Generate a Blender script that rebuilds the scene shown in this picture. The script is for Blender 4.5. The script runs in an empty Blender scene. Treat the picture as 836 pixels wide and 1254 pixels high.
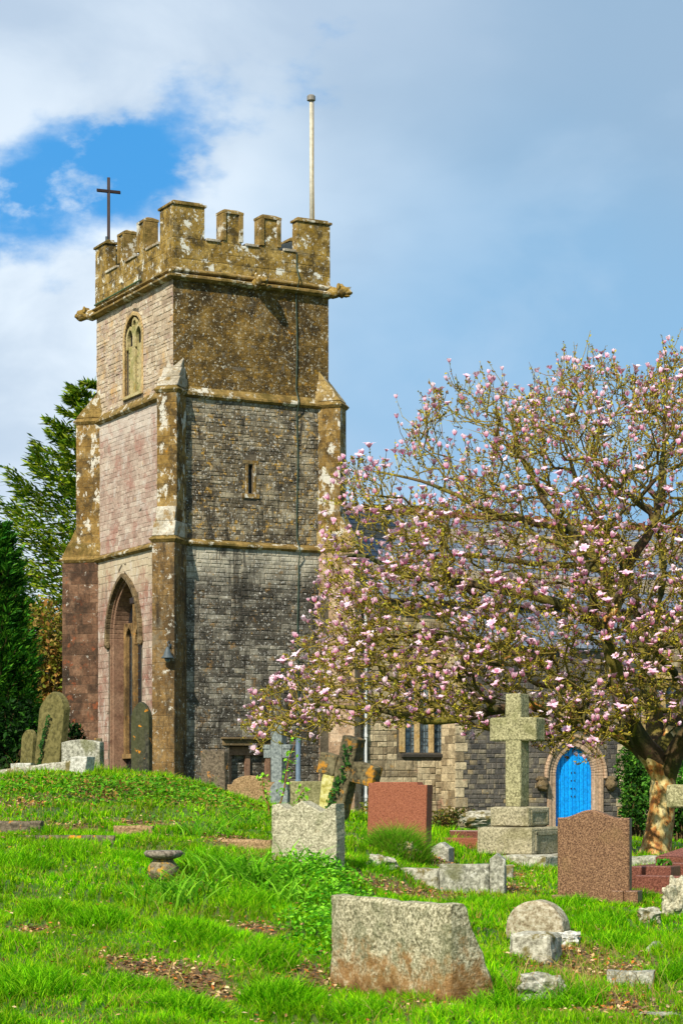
import bpy, bmesh, math, random
import numpy as np
from mathutils import Vector, Matrix, noise as mnoise
from mathutils.geometry import tessellate_polygon
random.seed(7); rng = np.random.default_rng(7)
SC = bpy.context.scene
COL = SC.collection
R = math.radians

# ---------------------------------------------------------------- camera, sky, sun, exposure
F = 2600.0; CXP = 418.0; HY = 955.0; EYE = 1.6     # photograph pixels: focal length, centre, eye level
cam_d = bpy.data.cameras.new("camera"); cam = bpy.data.objects.new("camera", cam_d); COL.objects.link(cam)
cam.location = (0, 0, EYE); cam.rotation_euler = (R(90), 0, 0)
cam_d.sensor_fit = 'HORIZONTAL'; cam_d.sensor_width = 36; cam_d.lens = 36 * F / 836
cam_d.shift_y = (HY - 627) / 836; cam_d.clip_start = .5; cam_d.clip_end = 3000
SC.camera = cam
SC.view_settings.view_transform = 'Standard'; SC.view_settings.look = 'None'
SC.view_settings.exposure = 0.42; SC.view_settings.gamma = 1
SC.cycles.max_bounces = 6; SC.cycles.diffuse_bounces = 3; SC.cycles.transparent_max_bounces = 6

SUN_EL, SUN_AZ = R(40), R(-154)      # azimuth measured from +Y towards +X : the sun stands behind the camera to the left
sd = Vector((math.sin(SUN_AZ) * math.cos(SUN_EL), math.cos(SUN_AZ) * math.cos(SUN_EL), math.sin(SUN_EL)))
sun_d = bpy.data.lights.new("sun", 'SUN'); sun = bpy.data.objects.new("sun", sun_d); COL.objects.link(sun)
sun_d.energy = 4.9; sun_d.angle = R(.55); sun_d.color = (1, .93, .8)
sun.rotation_euler = sd.to_track_quat('Z', 'Y').to_euler()

class NT:
    """tiny node helper"""
    def __init__(s, tree): s.t = tree; s.n = tree.nodes; s.l = tree.links
    def new(s, typ, **kw):
        n = s.n.new(typ)
        for k, v in kw.items(): setattr(n, k, v)
        return n
    def put(s, sock, v):
        if isinstance(v, bpy.types.NodeSocket): s.l.new(v, sock)
        elif isinstance(v, tuple) and len(v) == 3 and sock.type == 'RGBA': sock.default_value = (*v, 1)
        else: sock.default_value = v
    def math(s, op, a, b=0.0, c=None, clamp=False):
        n = s.new('ShaderNodeMath', operation=op, use_clamp=clamp); s.put(n.inputs[0], a); s.put(n.inputs[1], b)
        if c is not None: s.put(n.inputs[2], c)
        return n.outputs[0]
    def vmul(s, v, k):
        n = s.new('ShaderNodeVectorMath', operation='MULTIPLY'); s.put(n.inputs[0], v); n.inputs[1].default_value = k
        return n.outputs[0]
    def vadd(s, v, k):
        n = s.new('ShaderNodeVectorMath', operation='ADD'); s.put(n.inputs[0], v); s.put(n.inputs[1], k)
        return n.outputs[0]
    def noise(s, v, scale, detail=4, rough=.55, dist=0.0):
        n = s.new('ShaderNodeTexNoise'); s.put(n.inputs['Vector'], v); n.inputs['Scale'].default_value = scale
        n.inputs['Detail'].default_value = detail; n.inputs['Roughness'].default_value = rough
        n.inputs['Distortion'].default_value = dist
        return n.outputs['Fac']
    def voro(s, v, scale, rnd=1.0):
        n = s.new('ShaderNodeTexVoronoi'); s.put(n.inputs['Vector'], v); n.inputs['Scale'].default_value = scale
        n.inputs['Randomness'].default_value = rnd
        return n.outputs['Distance']
    def step(s, v, lo, hi, smooth=True, to=(0.0, 1.0)):
        n = s.new('ShaderNodeMapRange'); n.interpolation_type = 'SMOOTHSTEP' if smooth else 'LINEAR'
        s.put(n.inputs[0], v); n.inputs[1].default_value = lo; n.inputs[2].default_value = hi
        n.inputs[3].default_value = to[0]; n.inputs[4].default_value = to[1]
        return n.outputs[0]
    def mix(s, f, a, b, mode='MIX'):
        n = s.new('ShaderNodeMix', data_type='RGBA', blend_type=mode)
        s.put(n.inputs[0], f); s.put(n.inputs[6], a); s.put(n.inputs[7], b)
        return n.outputs[2]
    def ramp(s, f, stops):
        n = s.new('ShaderNodeValToRGB'); s.put(n.inputs[0], f); e = n.color_ramp.elements
        while len(e) > 1: e.remove(e[0])
        e[0].position = stops[0][0]; e[0].color = (*stops[0][1], 1)
        for p, c in stops[1:]:
            q = e.new(p); q.color = (*c, 1)
        return n.outputs[0]

W = bpy.data.worlds.new("World"); SC.world = W; W.use_nodes = True
N = NT(W.node_tree); N.n.clear()
tc = N.new('ShaderNodeTexCoord'); sep = N.new('ShaderNodeSeparateXYZ'); N.l.new(tc.outputs['Generated'], sep.inputs[0])
sky = N.new('ShaderNodeTexSky'); sky.sky_type = 'NISHITA'; sky.sun_disc = False
sky.sun_elevation = SUN_EL; sky.sun_rotation = SUN_AZ; sky.air_density = 1.0; sky.dust_density = .3; sky.ozone_density = 2.5
# cloud sheet: plane coordinates of the direction (azimuth, tangent of elevation)
yy = N.math('MAXIMUM', N.math('ABSOLUTE', sep.outputs[1]), .12)
u = N.math('DIVIDE', sep.outputs[0], yy); v = N.math('DIVIDE', sep.outputs[2], yy)
cv = N.new('ShaderNodeCombineXYZ'); N.l.new(u, cv.inputs[0]); N.l.new(v, cv.inputs[1]); N.l.new(sep.outputs[1], cv.inputs[2])
cvs = N.vmul(cv.outputs[0], (1, 1.5, 1))
n1 = N.noise(cvs, 9, 7, .52, .25); n2 = N.noise(N.vadd(cvs, (3.1, 7.7, 0)), 3.2, 5, .5); n3 = N.noise(N.vadd(cvs, (1.3, 2.2, 0)), 26, 6, .55)
wob = N.math('MULTIPLY', N.math('SUBTRACT', n1, .5), .16)
# clear patch low in the west (left)
du = N.math('DIVIDE', N.math('ADD', u, .150), .108)
dv0 = N.math('SUBTRACT', N.math('SUBTRACT', v, .276), N.math('MULTIPLY', N.math('ADD', u, .158), .22))
dv = N.math('DIVIDE', dv0, .040)
dd = N.math('SQRT', N.math('ADD', N.math('MULTIPLY', du, du), N.math('MULTIPLY', dv, dv)))
dd = N.math('ADD', dd, N.math('MULTIPLY', N.math('SUBTRACT', n1, .5), 2.4))
dd = N.math('ADD', dd, N.math('MULTIPLY', N.math('SUBTRACT', n3, .5), 1.5))
hole = N.step(dd, 1.25, .45)
hole = N.math('MULTIPLY', hole, N.step(sep.outputs[1], .1, .3))
gen = N.step(n2, .66, .76)
hole = N.math('MAXIMUM', hole, N.math('MULTIPLY', gen, .55))
# thin grey-blue veil to the east (right), bright white bank to the west
vv = N.math('ADD', u, N.math('MULTIPLY', N.math('SUBTRACT', n2, .5), .32))
vv = N.math('ADD', vv, N.math('MULTIPLY', N.math('SUBTRACT', n1, .5), .14))
vv = N.math('SUBTRACT', vv, N.math('MULTIPLY', N.math('SUBTRACT', v, .15), .12))
veil = N.step(vv, -.12, .09)
white = N.mix(N.step(n1, .36, .66), (5.2, 6.3, 7.6), (8.0, 8.9, 9.7))
topg = N.step(N.math('ADD', v, N.math('MULTIPLY', N.math('SUBTRACT', n2, .5), .2)), .22, .36)
grey = N.mix(topg, (2.5, 4.7, 7.1), (2.3, 3.9, 5.6))
grey = N.mix(N.math('MULTIPLY', N.step(n1, .44, .72), .35), grey, (5.2, 6.7, 8.3))
cloud = N.mix(veil, white, grey)
cloud = N.mix(N.math('MULTIPLY', topg, .45), cloud, (3.9, 5.2, 6.8))
blue = N.mix(.2, (.1, 3.2, 7.9), sky.outputs[0])
hole = N.math('MULTIPLY', hole, N.math('SUBTRACT', 1.0, N.math('MULTIPLY', N.step(n3, .5, .64), .6)))
final = N.mix(N.math('MULTIPLY', hole, .97), cloud, blue)
final = N.mix(N.step(sep.outputs[2], -.02, -.2), final, (1.2, 1.3, 1.0))
final = N.mix(.06, final, sky.outputs[0])
bg = N.new('ShaderNodeBackground'); N.l.new(final, bg.inputs[0]); bg.inputs[1].default_value = .085
wo = N.new('ShaderNodeOutputWorld'); N.l.new(bg.outputs[0], wo.inputs[0])

# ---------------------------------------------------------------- helpers
def P(px, py, Y): return Vector(((px - CXP) * Y / F, Y, EYE + (HY - py) * Y / F))

def new_mat(name):
    m = bpy.data.materials.new(name); m.use_nodes = True; t = NT(m.node_tree); t.n.clear()
    b = t.new('ShaderNodeBsdfPrincipled'); o = t.new('ShaderNodeOutputMaterial'); t.l.new(b.outputs[0], o.inputs[0])
    g = t.new('ShaderNodeNewGeometry')
    return m, t, b, o, g.outputs['Position']

def S(*c):  # sRGB 0-255 to linear
    return tuple(((x / 255) / 12.92 if x / 255 <= .04045 else ((x / 255 + .055) / 1.055) ** 2.4) for x in c)

def stone_mat(name, ramp, layers=(), tint=.5, scale=2.0, rough=.9, bump=.5, bscale=30, zbands=(), spec=.2, fine=0.25, bdist=.02, mott=.55):
    """ramp: colours of the stone; layers: (colour, scale, lo, hi, strength[, stretch]) lichens and stains"""
    m, t, b, o, pos = new_mat(name)
    n = t.noise(pos, scale, 5, .6)
    f = t.step(n, .3, .7, False)
    if tint > 0:
        at = t.new('ShaderNodeAttribute', attribute_name='tint'); sp = t.new('ShaderNodeSeparateColor'); t.l.new(at.outputs[0], sp.inputs[0])
        f = t.math('ADD', t.math('MULTIPLY', sp.outputs[0], tint), t.math('MULTIPLY', f, 1 - tint))
    c = t.ramp(f, ramp)
    fn = t.noise(pos, bscale * 1.3, 4, .7)
    c = t.mix(fine, c, t.ramp(fn, [(.3, (.05, .05, .045)), (.5, (.5, .5, .5)), (.7, (1, 1, 1))]), 'SOFT_LIGHT')
    c = t.mix(mott, c, t.step(t.noise(t.vadd(pos, (7, 3, 1)), bscale * .42, 5, .7), .34, .66, False, (.34, 1.6)), 'MULTIPLY')
    for zb in zbands:   # (colour, z0, z1, strength, wobble)
        col, z0, z1, st, wob = zb
        s3 = t.new('ShaderNodeSeparateXYZ'); t.l.new(pos, s3.inputs[0])
        q = t.noise(t.vmul(pos, (1, 1, .25)), 1.6, 5, .6)
        zz = t.math('ADD', s3.outputs[2], t.math('MULTIPLY', t.math('SUBTRACT', q, .5), wob))
        c = t.mix(t.math('MULTIPLY', t.step(zz, z0, z1), st), c, col)
    for k, L in enumerate(layers):
        col, sc, lo, hi, st = L[:5]
        pv = t.vadd(pos, (k * 13.7, k * 5.1, k * 3.3))
        if len(L) > 5: pv = t.vmul(pv, L[5])
        q = t.noise(pv, sc, 6, .74, .1)
        c = t.mix(t.math('MULTIPLY', t.step(q, lo - .01, hi + .015), st), c, col)
    t.put(b.inputs['Base Color'], c); b.inputs['Roughness'].default_value = rough
    b.inputs['Specular IOR Level'].default_value = spec
    if bump > 0:
        h = t.math('ADD', t.math('MULTIPLY', t.noise(pos, bscale, 5, .65), .6), t.math('MULTIPLY', t.noise(pos, bscale * .25, 3, .6), 1.0))
        bn = t.new('ShaderNodeBump'); bn.inputs['Strength'].default_value = bump; bn.inputs['Distance'].default_value = bdist
        t.l.new(h, bn.inputs['Height']); t.l.new(bn.outputs[0], b.inputs['Normal'])
    return m

def plain_mat(name, col, rough=.6, metal=0, var=.15, scale=8, spec=.4, bump=0):
    m, t, b, o, pos = new_mat(name)
    n = t.noise(pos, scale, 4, .6)
    c = t.mix(t.step(n, .3, .7), tuple(x * (1 - var) for x in col), tuple(min(1, x * (1 + var)) for x in col))
    t.put(b.inputs['Base Color'], c); b.inputs['Roughness'].default_value = rough; b.inputs['Metallic'].default_value = metal
    b.inputs['Specular IOR Level'].default_value = spec
    if bump:
        bn = t.new('ShaderNodeBump'); bn.inputs['Strength'].default_value = bump; bn.inputs['Distance'].default_value = .01
        t.l.new(t.noise(pos, scale * 4, 4, .6), bn.inputs['Height']); t.l.new(bn.outputs[0], b.inputs['Normal'])
    return m

def attr_mat(name, rough=.6, transl=.0, spec=.25, mul=1.0):
    """colour straight from the mesh's own colour attribute (each leaf / petal has its colour)"""
    m, t, b, o, pos = new_mat(name)
    at = t.new('ShaderNodeAttribute', attribute_name='tint')
    t.l.new(at.outputs[0], b.inputs['Base Color']); b.inputs['Roughness'].default_value = rough
    b.inputs['Specular IOR Level'].default_value = spec
    if transl:
        tr = t.new('ShaderNodeBsdfTranslucent'); t.l.new(at.outputs[0], tr.inputs[0])
        mx = t.new('ShaderNodeMixShader'); mx.inputs[0].default_value = transl
        t.l.new(b.outputs[0], mx.inputs[1]); t.l.new(tr.outputs[0], mx.inputs[2]); t.l.new(mx.outputs[0], o.inputs[0])
    return m

def tagit(o, label=None, cat=None, group=None, kind=None):
    if label: o['label'] = label
    if cat: o['category'] = cat
    if group: o['group'] = group
    if kind: o['kind'] = kind
    return o

def root_of(o):
    while o.parent: o = o.parent
    return o

def mesh_data(name, V, Fc, mat, tint=None, smooth=False):
    me = bpy.data.meshes.new(name)
    me.from_pydata([tuple(v) for v in V], [], [tuple(f) for f in Fc])
    if mat: me.materials.append(mat)
    if tint is not None:
        a = me.color_attributes.new('tint', 'FLOAT_COLOR', 'POINT')
        tt = np.ones((len(V), 4), np.float32); tt[:, :np.asarray(tint).shape[1]] = tint
        a.data.foreach_set('color', tt.ravel())
    if smooth: me.shade_smooth()
    return me

def np_mesh(name, V, Q=None, T=None, mat=None, tint=None, smooth=False):
    """fast mesh from numpy quads Q (n,4) and triangles T (n,3)"""
    me = bpy.data.meshes.new(name); V = np.asarray(V, np.float32)
    Q = np.zeros((0, 4), np.int32) if Q is None else np.asarray(Q, np.int32)
    T = np.zeros((0, 3), np.int32) if T is None else np.asarray(T, np.int32)
    me.vertices.add(len(V)); me.vertices.foreach_set('co', V.ravel())
    li = np.concatenate([Q.ravel(), T.ravel()]); me.loops.add(len(li)); me.loops.foreach_set('vertex_index', li)
    ls = np.concatenate([np.arange(len(Q)) * 4, len(Q) * 4 + np.arange(len(T)) * 3]).astype(np.int32)
    me.polygons.add(len(ls)); me.polygons.foreach_set('loop_start', ls)
    if mat: me.materials.append(mat)
    if tint is not None:
        a = me.color_attributes.new('tint', 'FLOAT_COLOR', 'POINT')
        tt = np.ones((len(V), 4), np.float32); tt[:, :tint.shape[1]] = tint
        a.data.foreach_set('color', tt.ravel())
    me.update(calc_edges=True)
    me.polygons.foreach_set('use_smooth', np.full(len(ls), smooth))
    return me

def link(name, me, parent=None, loc=None):
    """me is in world coordinates; it is shifted to its thing's base"""
    o = bpy.data.objects.new(name, me); COL.objects.link(o)
    if parent is not None:
        r = root_of(parent); me.transform(Matrix.Translation(-r.location)); o.parent = parent
    elif loc is not None:
        me.transform(Matrix.Translation(-Vector(loc))); o.location = loc
    return o

def mk(name, V, Fc, mat, parent=None, tint=None, smooth=False, loc=None, bevel=0, seg=2):
    me = mesh_data(name, V, Fc, mat, tint, smooth)
    o = link(name, me, parent, loc)
    if bevel:
        b = o.modifiers.new('bevel', 'BEVEL'); b.width = bevel; b.segments = seg; b.limit_method = 'ANGLE'; b.angle_limit = R(35)
    return o

def empty(name, loc, label=None, cat=None, group=None):
    o = bpy.data.objects.new(name, None); COL.objects.link(o); o.location = loc; o.empty_display_size = .2
    return tagit(o, label, cat, group)

class MB:
    def __init__(s): s.V = []; s.F = []; s.T = []
    def add(s, V, Fc, t=None):
        n = len(s.V); s.V += [Vector(v) for v in V]; s.F += [tuple(i + n for i in f) for f in Fc]
        s.T += [t if t else (.5, .5, .5)] * len(V)
    def box(s, o, ex, ey, ez, t=None):
        """corner o and three edge vectors"""
        o, ex, ey, ez = map(Vector, (o, ex, ey, ez))
        V = [o, o + ex, o + ex + ey, o + ey, o + ez, o + ex + ez, o + ex + ey + ez, o + ey + ez]
        s.add(V, [(0, 3, 2, 1), (4, 5, 6, 7), (0, 1, 5, 4), (1, 2, 6, 5), (2, 3, 7, 6), (3, 0, 4, 7)], t)
    def tube(s, pts, rad, n=8, cap=True, t=None):
        pts = [Vector(p) for p in pts]; k = len(pts); rad = rad if hasattr(rad, '__len__') else [rad] * k
        V = []; up = Vector((0, 0, 1))
        for i, p in enumerate(pts):
            d = (pts[min(i + 1, k - 1)] - pts[max(i - 1, 0)]).normalized()
            x = d.cross(up if abs(d.z) < .9 else Vector((1, 0, 0))).normalized(); y = d.cross(x)
            V += [p + (x * math.cos(2 * math.pi * j / n) + y * math.sin(2 * math.pi * j / n)) * rad[i] for j in range(n)]
        Fc = [(i * n + j, i * n + (j + 1) % n, (i + 1) * n + (j + 1) % n, (i + 1) * n + j) for i in range(k - 1) for j in range(n)]
        if cap: Fc += [tuple(range(n))[::-1], tuple((k - 1) * n + j for j in range(n))]
        s.add(V, Fc, t)
    def lathe(s, c, prof, n=20, t=None, wob=0):
        """prof: list of (radius, z)"""
        c = Vector(c); V = []
        for i, (r, z) in enumerate(prof):
            for j in range(n):
                a = 2 * math.pi * j / n; rr = r * (1 + wob * mnoise.noise(Vector((math.cos(a) * 2, math.sin(a) * 2, z * 9))))
                V.append(c + Vector((math.cos(a) * rr, math.sin(a) * rr, z)))
        k = len(prof)
        Fc = [(i * n + j, i * n + (j + 1) % n, (i + 1) * n + (j + 1) % n, (i + 1) * n + j) for i in range(k - 1) for j in range(n)]
        Fc += [tuple(range(n))[::-1], tuple((k - 1) * n + j for j in range(n))]
        s.add(V, Fc, t)
    def prism(s, poly, ez, t=None):
        """closed polygon of 3D points extruded by vector ez"""
        n = len(poly); ez = Vector(ez); V = [Vector(p) for p in poly]; V += [p + ez for p in V]
        s.add(V, [tuple(range(n))[::-1], tuple(range(n, 2 * n))] + [(i, (i + 1) % n, n + (i + 1) % n, n + i) for i in range(n)], t)
    def build(s, name, mat, parent=None, smooth=False, loc=None, bevel=0, seg=2):
        me = mesh_data(name, s.V, s.F, mat, s.T, smooth)
        bm = bmesh.new(); bm.from_mesh(me); bmesh.ops.recalc_face_normals(bm, faces=bm.faces); bm.to_mesh(me); bm.free()
        o = link(name, me, parent, loc)
        if bevel:
            b = o.modifiers.new('bevel', 'BEVEL'); b.width = bevel; b.segments = seg; b.limit_method = 'ANGLE'; b.angle_limit = R(35)
        return o

# ---------------------------------------------------------------- the lie of the land
ANCH = [(-300,10,-.05),(418,10,-.05),(1100,10,-.05),
 (-200,14,.08),(0,14,.03),(250,14,0),(418,14,0),(620,14,0),(836,14,0),(1100,14,0),
 (-200,17,.35),(0,17,.3),(200,17,.25),(350,17,.2),(450,17,.1),(600,17,.12),(750,17,.1),(836,17,.12),(1100,17,.15),
 (0,20,.55),(180,20,.5),(330,20,.45),(430,20,.38),(520,20,.26),(650,20,.25),(836,20,.25),(1100,20,.3),
 (-200,23,.9),(0,23,.85),(150,23,.8),(300,23,.72),(400,23,.68),(480,23,.45),(600,23,.33),(730,23,.3),(836,23,.3),(1100,23,.35),
 (0,26,1.1),(150,26,1.05),(280,26,.95),(380,26,.85),(480,26,.75),(600,26,.42),(730,26,.35),(900,26,.35),
 (0,29,1.4),(150,29,1.4),(250,29,1.3),(330,29,1.05),(420,29,.95),(500,29,.82),(620,29,.4),(750,29,.35),(900,29,.35),
 (-200,33,1.66),(0,33,1.66),(120,33,1.66),(200,33,1.6),(270,33,1.38),(330,33,1.15),(420,33,1.0),(520,33,.8),(640,33,.38),(800,33,.3),(1000,33,.3),
 (-200,38,1.6),(0,38,1.55),(200,38,1.45),(300,38,1.1),(420,38,.9),(550,38,.5),(700,38,.3),(900,38,.25),
 (-200,50,1.3),(0,50,1.2),(250,50,1.0),(420,50,.7),(600,50,.2),(836,50,.1),(1100,50,.1),
 (0,67,.8),(250,67,.7),(420,67,.3),(600,67,-.1),(836,67,-.15),(0,95,.6),(418,95,.2),(836,95,0)]
_A = np.array(ANCH, float); _AU = np.stack([(_A[:, 0] - CXP) / 100 * .55, np.log(_A[:, 1]) * 9], 1)
_K = np.sqrt(((_AU[:, None] - _AU[None]) ** 2).sum(-1) + .15)
_wt = np.linalg.solve(_K + 0.02 * np.eye(len(_A)) * -1, _A[:, 2] - .5)
def gz(X, Y):
    X = np.atleast_1d(np.asarray(X, float)); Y = np.atleast_1d(np.asarray(Y, float))
    Yc = np.clip(Y, 9, 95); u_ = np.clip(X / Yc * F / 100, -8, 8) * .55; v_ = np.log(Yc) * 9
    out = np.zeros(X.shape); q = np.stack([u_, v_], -1).reshape(-1, 2); res = np.zeros(len(q))
    for i in range(0, len(q), 20000):
        k = np.sqrt(((q[i:i + 20000, None] - _AU[None]) ** 2).sum(-1) + .15); res[i:i + 20000] = k @ _wt + .5
    out = res.reshape(X.shape)
    out = out + .045 * np.sin(X * 2.3 + np.sin(Y * 1.7) * 1.3) * np.sin(Y * 1.9 + X * .6) + .03 * np.sin(X * 4.1 + Y * 2.2 + 2 * np.sin(Y * .9)) * np.sin(Y * 3.7 - X * 1.3 + 1.5 * np.sin(X * 1.1)) + .012 * np.sin(X * 6.1 + 1) * np.sin(Y * 5.3)
    far = np.clip((Y - 95) / 60, 0, 1)
    return out * (1 - far) + 0.1 * far
def g1(x, y): return float(gz([x], [y])[0])
def ghit(px, py):
    """ground point seen at a photograph pixel"""
    ys = np.linspace(10, 80, 1400); z = EYE + (HY - py) * ys / F; g = gz((px - CXP) * ys / F, ys)
    i = np.argmax(g >= z); y = ys[i] if (g >= z).any() else 40.0
    return (px - CXP) * y / F, y
# ---------------------------------------------------------------- masonry
ANG = R(28); E1 = Vector((math.cos(ANG), math.sin(ANG), 0)); E2 = Vector((-math.sin(ANG), math.cos(ANG), 0))
T0 = Vector((-206 * 67 / F, 67, 0)); TWA, TWB = 5.53, 6.55; UP = Vector((0, 0, 1))
def TW(a, b, z=0): return T0 + E1 * a + E2 * b + UP * z

def rand(a, b): return random.uniform(a, b)
def stone_wall(O, ud, n, w, z0, z1, ch=(.13, .22), sl=(.2, .48), hole=None, proud=(.004, .022), joint=.012, jit=.008, chamf=.016, back=.02):
    """courses of single stones standing proud of the mortar plane; O is the foot, ud along, n outwards"""
    out = []; O = Vector(O); z = z0
    while z < z1 - .04:
        h = rand(*ch)
        if z1 - z - h < ch[0] * .6: h = z1 - z
        uu = -rand(0, .2) if sl[1] < w * .8 else 0.0
        while uu < w - .02:
            l = rand(*sl) * (1 if random.random() > .15 else .6)
            a, b = max(0, uu), min(w, uu + l)
            if w - b < .09: b = w
            uu = b if b == w else uu + l
            if b - a < .05: continue
            segs = [(a, b)]; topx = {}
            if hole:
                for hh_ in hole(z, z + h):
                    h0, h1, t0_, t1_ = hh_ if len(hh_) == 4 else (*hh_, *hh_)
                    ns = []
                    for s0, s1 in segs:
                        if h1 <= s0 or h0 >= s1: ns.append((s0, s1)); continue
                        if h0 - s0 > .06: ns.append((s0, h0)); topx[h0] = t0_
                        if s1 - h1 > .06: ns.append((h1, s1)); topx[h1] = t1_
                    segs = ns
            for s0, s1 in segs:
                q0, q1 = topx.get(s0, s0), topx.get(s1, s1)
                j = joint / 2; pr = rand(*proud); t = (random.random(), random.random(), random.random())
                A = [(s0 + j, z + j), (s1 - j, z + j), (q1 - j, z + h - j), (q0 + j, z + h - j)]
                c = min(chamf, (s1 - s0) * .2, h * .2)
                Fr = [(s0 + j + c + rand(0, jit), z + j + c + rand(0, jit)), (s1 - j - c - rand(0, jit), z + j + c + rand(0, jit)),
                      (q1 - j - c - rand(0, jit), z + h - j - c - rand(0, jit)), (q0 + j + c + rand(0, jit), z + h - j - c - rand(0, jit))]
                V = [O + ud * p + UP * q - n * back for p, q in A] + [O + ud * p + UP * q + n * (pr * .35) for p, q in A] + \
                    [O + ud * p + UP * q + n * (pr + rand(-.003, .003)) for p, q in Fr]
                Fc = [(0, 1, 5, 4), (1, 2, 6, 5), (2, 3, 7, 6), (3, 0, 4, 7), (4, 5, 9, 8), (5, 6, 10, 9), (6, 7, 11, 10), (7, 4, 8, 11), (8, 9, 10, 11)]
                out.append((V, Fc, t, (s1 - s0) * h))
        z += h
    return out

def rubble(O, ud, n, w, z0, z1, hole=None, lift=1.1, panel=1.6, **kw):
    """random rubble: courses break off and start again from panel to panel"""
    out = []; z = z0
    while z < z1 - .01:
        zt_ = z + lift * rand(.6, 1.4); zt_ = z1 if z1 - zt_ < lift * .5 else zt_; x = 0
        while x < w - .01:
            xe = x + panel * rand(.4, 1.5); xe = w if w - xe < panel * .45 else xe
            h_ = (lambda a, b, x=x: [tuple(q - x for q in it) for it in hole(a, b)]) if hole else None
            out += stone_wall(O + ud * x, ud, n, xe - x, z, zt_, hole=h_, **kw); x = xe
        z = zt_
    return out
def flip_ok(ud, n):  # winding so that the faces look outwards
    return ud.cross(UP).dot(n) > 0
def emit(pieces, parent, mat, name, limit, stuff=None):
    """the largest pieces become single objects, the rest one mesh"""
    pcs = sorted(pieces, key=lambda p: -p[3]); single, rest = pcs[:limit], pcs[limit:]
    for V, Fc, t, _ in single:
        mk(name, V, Fc, mat, parent, tint=[t] * len(V))
    if rest:
        V = []; Fc = []; T = []
        for v, f, t, _ in rest:
            k = len(V); V += v; Fc += [tuple(i + k for i in q) for q in f]; T += [t] * len(v)
        o = mk(stuff or name + '_courses', V, Fc, mat, parent, tint=T); o['kind'] = 'stuff'
def oriented(pieces, ud, n):
    if flip_ok(ud, n): return pieces
    return [(V, [tuple(reversed(f)) for f in Fc], t, k) for V, Fc, t, k in pieces]

def arch(z, c, w, zs, rise):
    """half-open interval of a pointed arch of half width w springing at zs"""
    if z < zs: return (c - w, c + w)
    q = (z - zs) / rise
    if q >= 1: return None
    # each side is an arc that meets its fellow at the apex
    Rr = (w * w + rise * rise) / (2 * w); x = math.sqrt(max(0, Rr * Rr - (z - zs) ** 2)) - (Rr - w)
    return (c - x, c + x)
def arch_pts(c, w, z0, zs, rise, n=10):
    """outline from the right foot over the apex to the left foot, as (u, z)"""
    Rr = (w * w + rise * rise) / (2 * w); pts = [(c + w, z0)] if z0 < zs else []
    for i in range(n + 1):
        z = zs + rise * i / n; x = math.sqrt(max(0, Rr * Rr - (z - zs) ** 2)) - (Rr - w); pts.append((c + max(x, 0), z))
    left = [(2 * c - p, q) for p, q in reversed(pts[:-1])]
    return pts + left

def band(mb, pts, tofn, n, wd, d0, d1, t=None, closed=False):
    """a strip of width wd (outwards of the outline) and depth d0..d1 following (u,z) points"""
    k = len(pts); outp = []
    for i, (a, b) in enumerate(pts):
        p0 = pts[(i - 1) % k] if (i or closed) else pts[0]; p1 = pts[(i + 1) % k] if (i < k - 1 or closed) else pts[-1]
        dx, dz = p1[0] - p0[0], p1[1] - p0[1]; L = math.hypot(dx, dz) or 1
        outp.append((a + dz / L * wd, b - dx / L * wd))
    m = k if closed else k - 1
    for i in range(m):
        j = (i + 1) % k
        q = [tofn(*pts[i]), tofn(*pts[j]), tofn(*outp[j]), tofn(*outp[i])]
        mb.add([p + n * d0 for p in q] + [p + n * d1 for p in q],
               [(0, 1, 2, 3), (4, 7, 6, 5), (0, 4, 5, 1), (1, 5, 6, 2), (2, 6, 7, 3), (3, 7, 4, 0)], t)

def wall_face(mb, O, ud, n, outer, holes, depth):
    """mortar plane with openings and their reveals; outer and holes are (u,z) loops"""
    O = Vector(O); f = lambda p, d=0: O + ud * p[0] + UP * p[1] - n * d
    loops = [[Vector((p[0], p[1], 0)) for p in outer]] + [[Vector((p[0], p[1], 0)) for p in h] for h in holes]
    flat = [p for l in loops for p in l]
    tr = tessellate_polygon(loops); V = [f(p) for p in flat]
    Fc = []
    for a, b, c in tr:
        nn = (V[b] - V[a]).cross(V[c] - V[a]); Fc.append((a, b, c) if nn.dot(n) > 0 else (a, c, b))
    mb.add(V, Fc)
    for h in holes:
        k = len(h); V = [f(p) for p in h] + [f(p, depth) for p in h]
        mb.add(V, [(i, (i + 1) % k, k + (i + 1) % k, k + i) for i in range(k)])

# colours: lichened golden stone of the head, dark lichened face, grey rubble, red sandstone, pale plastered rubble
WHT = S(205, 203, 190); ORG = S(178, 122, 22); GOLD = S(150, 112, 44); BLK = S(30, 28, 24); MOSS = S(96, 92, 20)
m_parapet = stone_mat('golden_stone', [(0, S(84, 66, 28)), (.45, S(128, 103, 46)), (1, S(172, 146, 84))],
    [(S(124, 114, 88), 2.6, .54, .62, .6), (S(48, 41, 24), 2.2, .48, .6, .8), (S(150, 118, 36), 4, .54, .64, .6), (WHT, 2.2, .575, .6, .95), (WHT, 9, .6, .63, .8)], tint=.3, bump=.8, bscale=26)
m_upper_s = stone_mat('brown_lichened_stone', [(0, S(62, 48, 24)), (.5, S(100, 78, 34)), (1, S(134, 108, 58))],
    [(S(112, 102, 78), 2.2, .54, .64, .55), (S(40, 33, 20), 1.1, .45, .6, .8), (S(148, 112, 38), 6, .55, .64, .7), (S(196, 190, 170), 12, .575, .61, .8), (ORG, 3.6, .64, .69, .7), (BLK, 2.6, .58, .72, .7, (1, 1, .35))], tint=.2, bump=.9, bscale=26)
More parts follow.
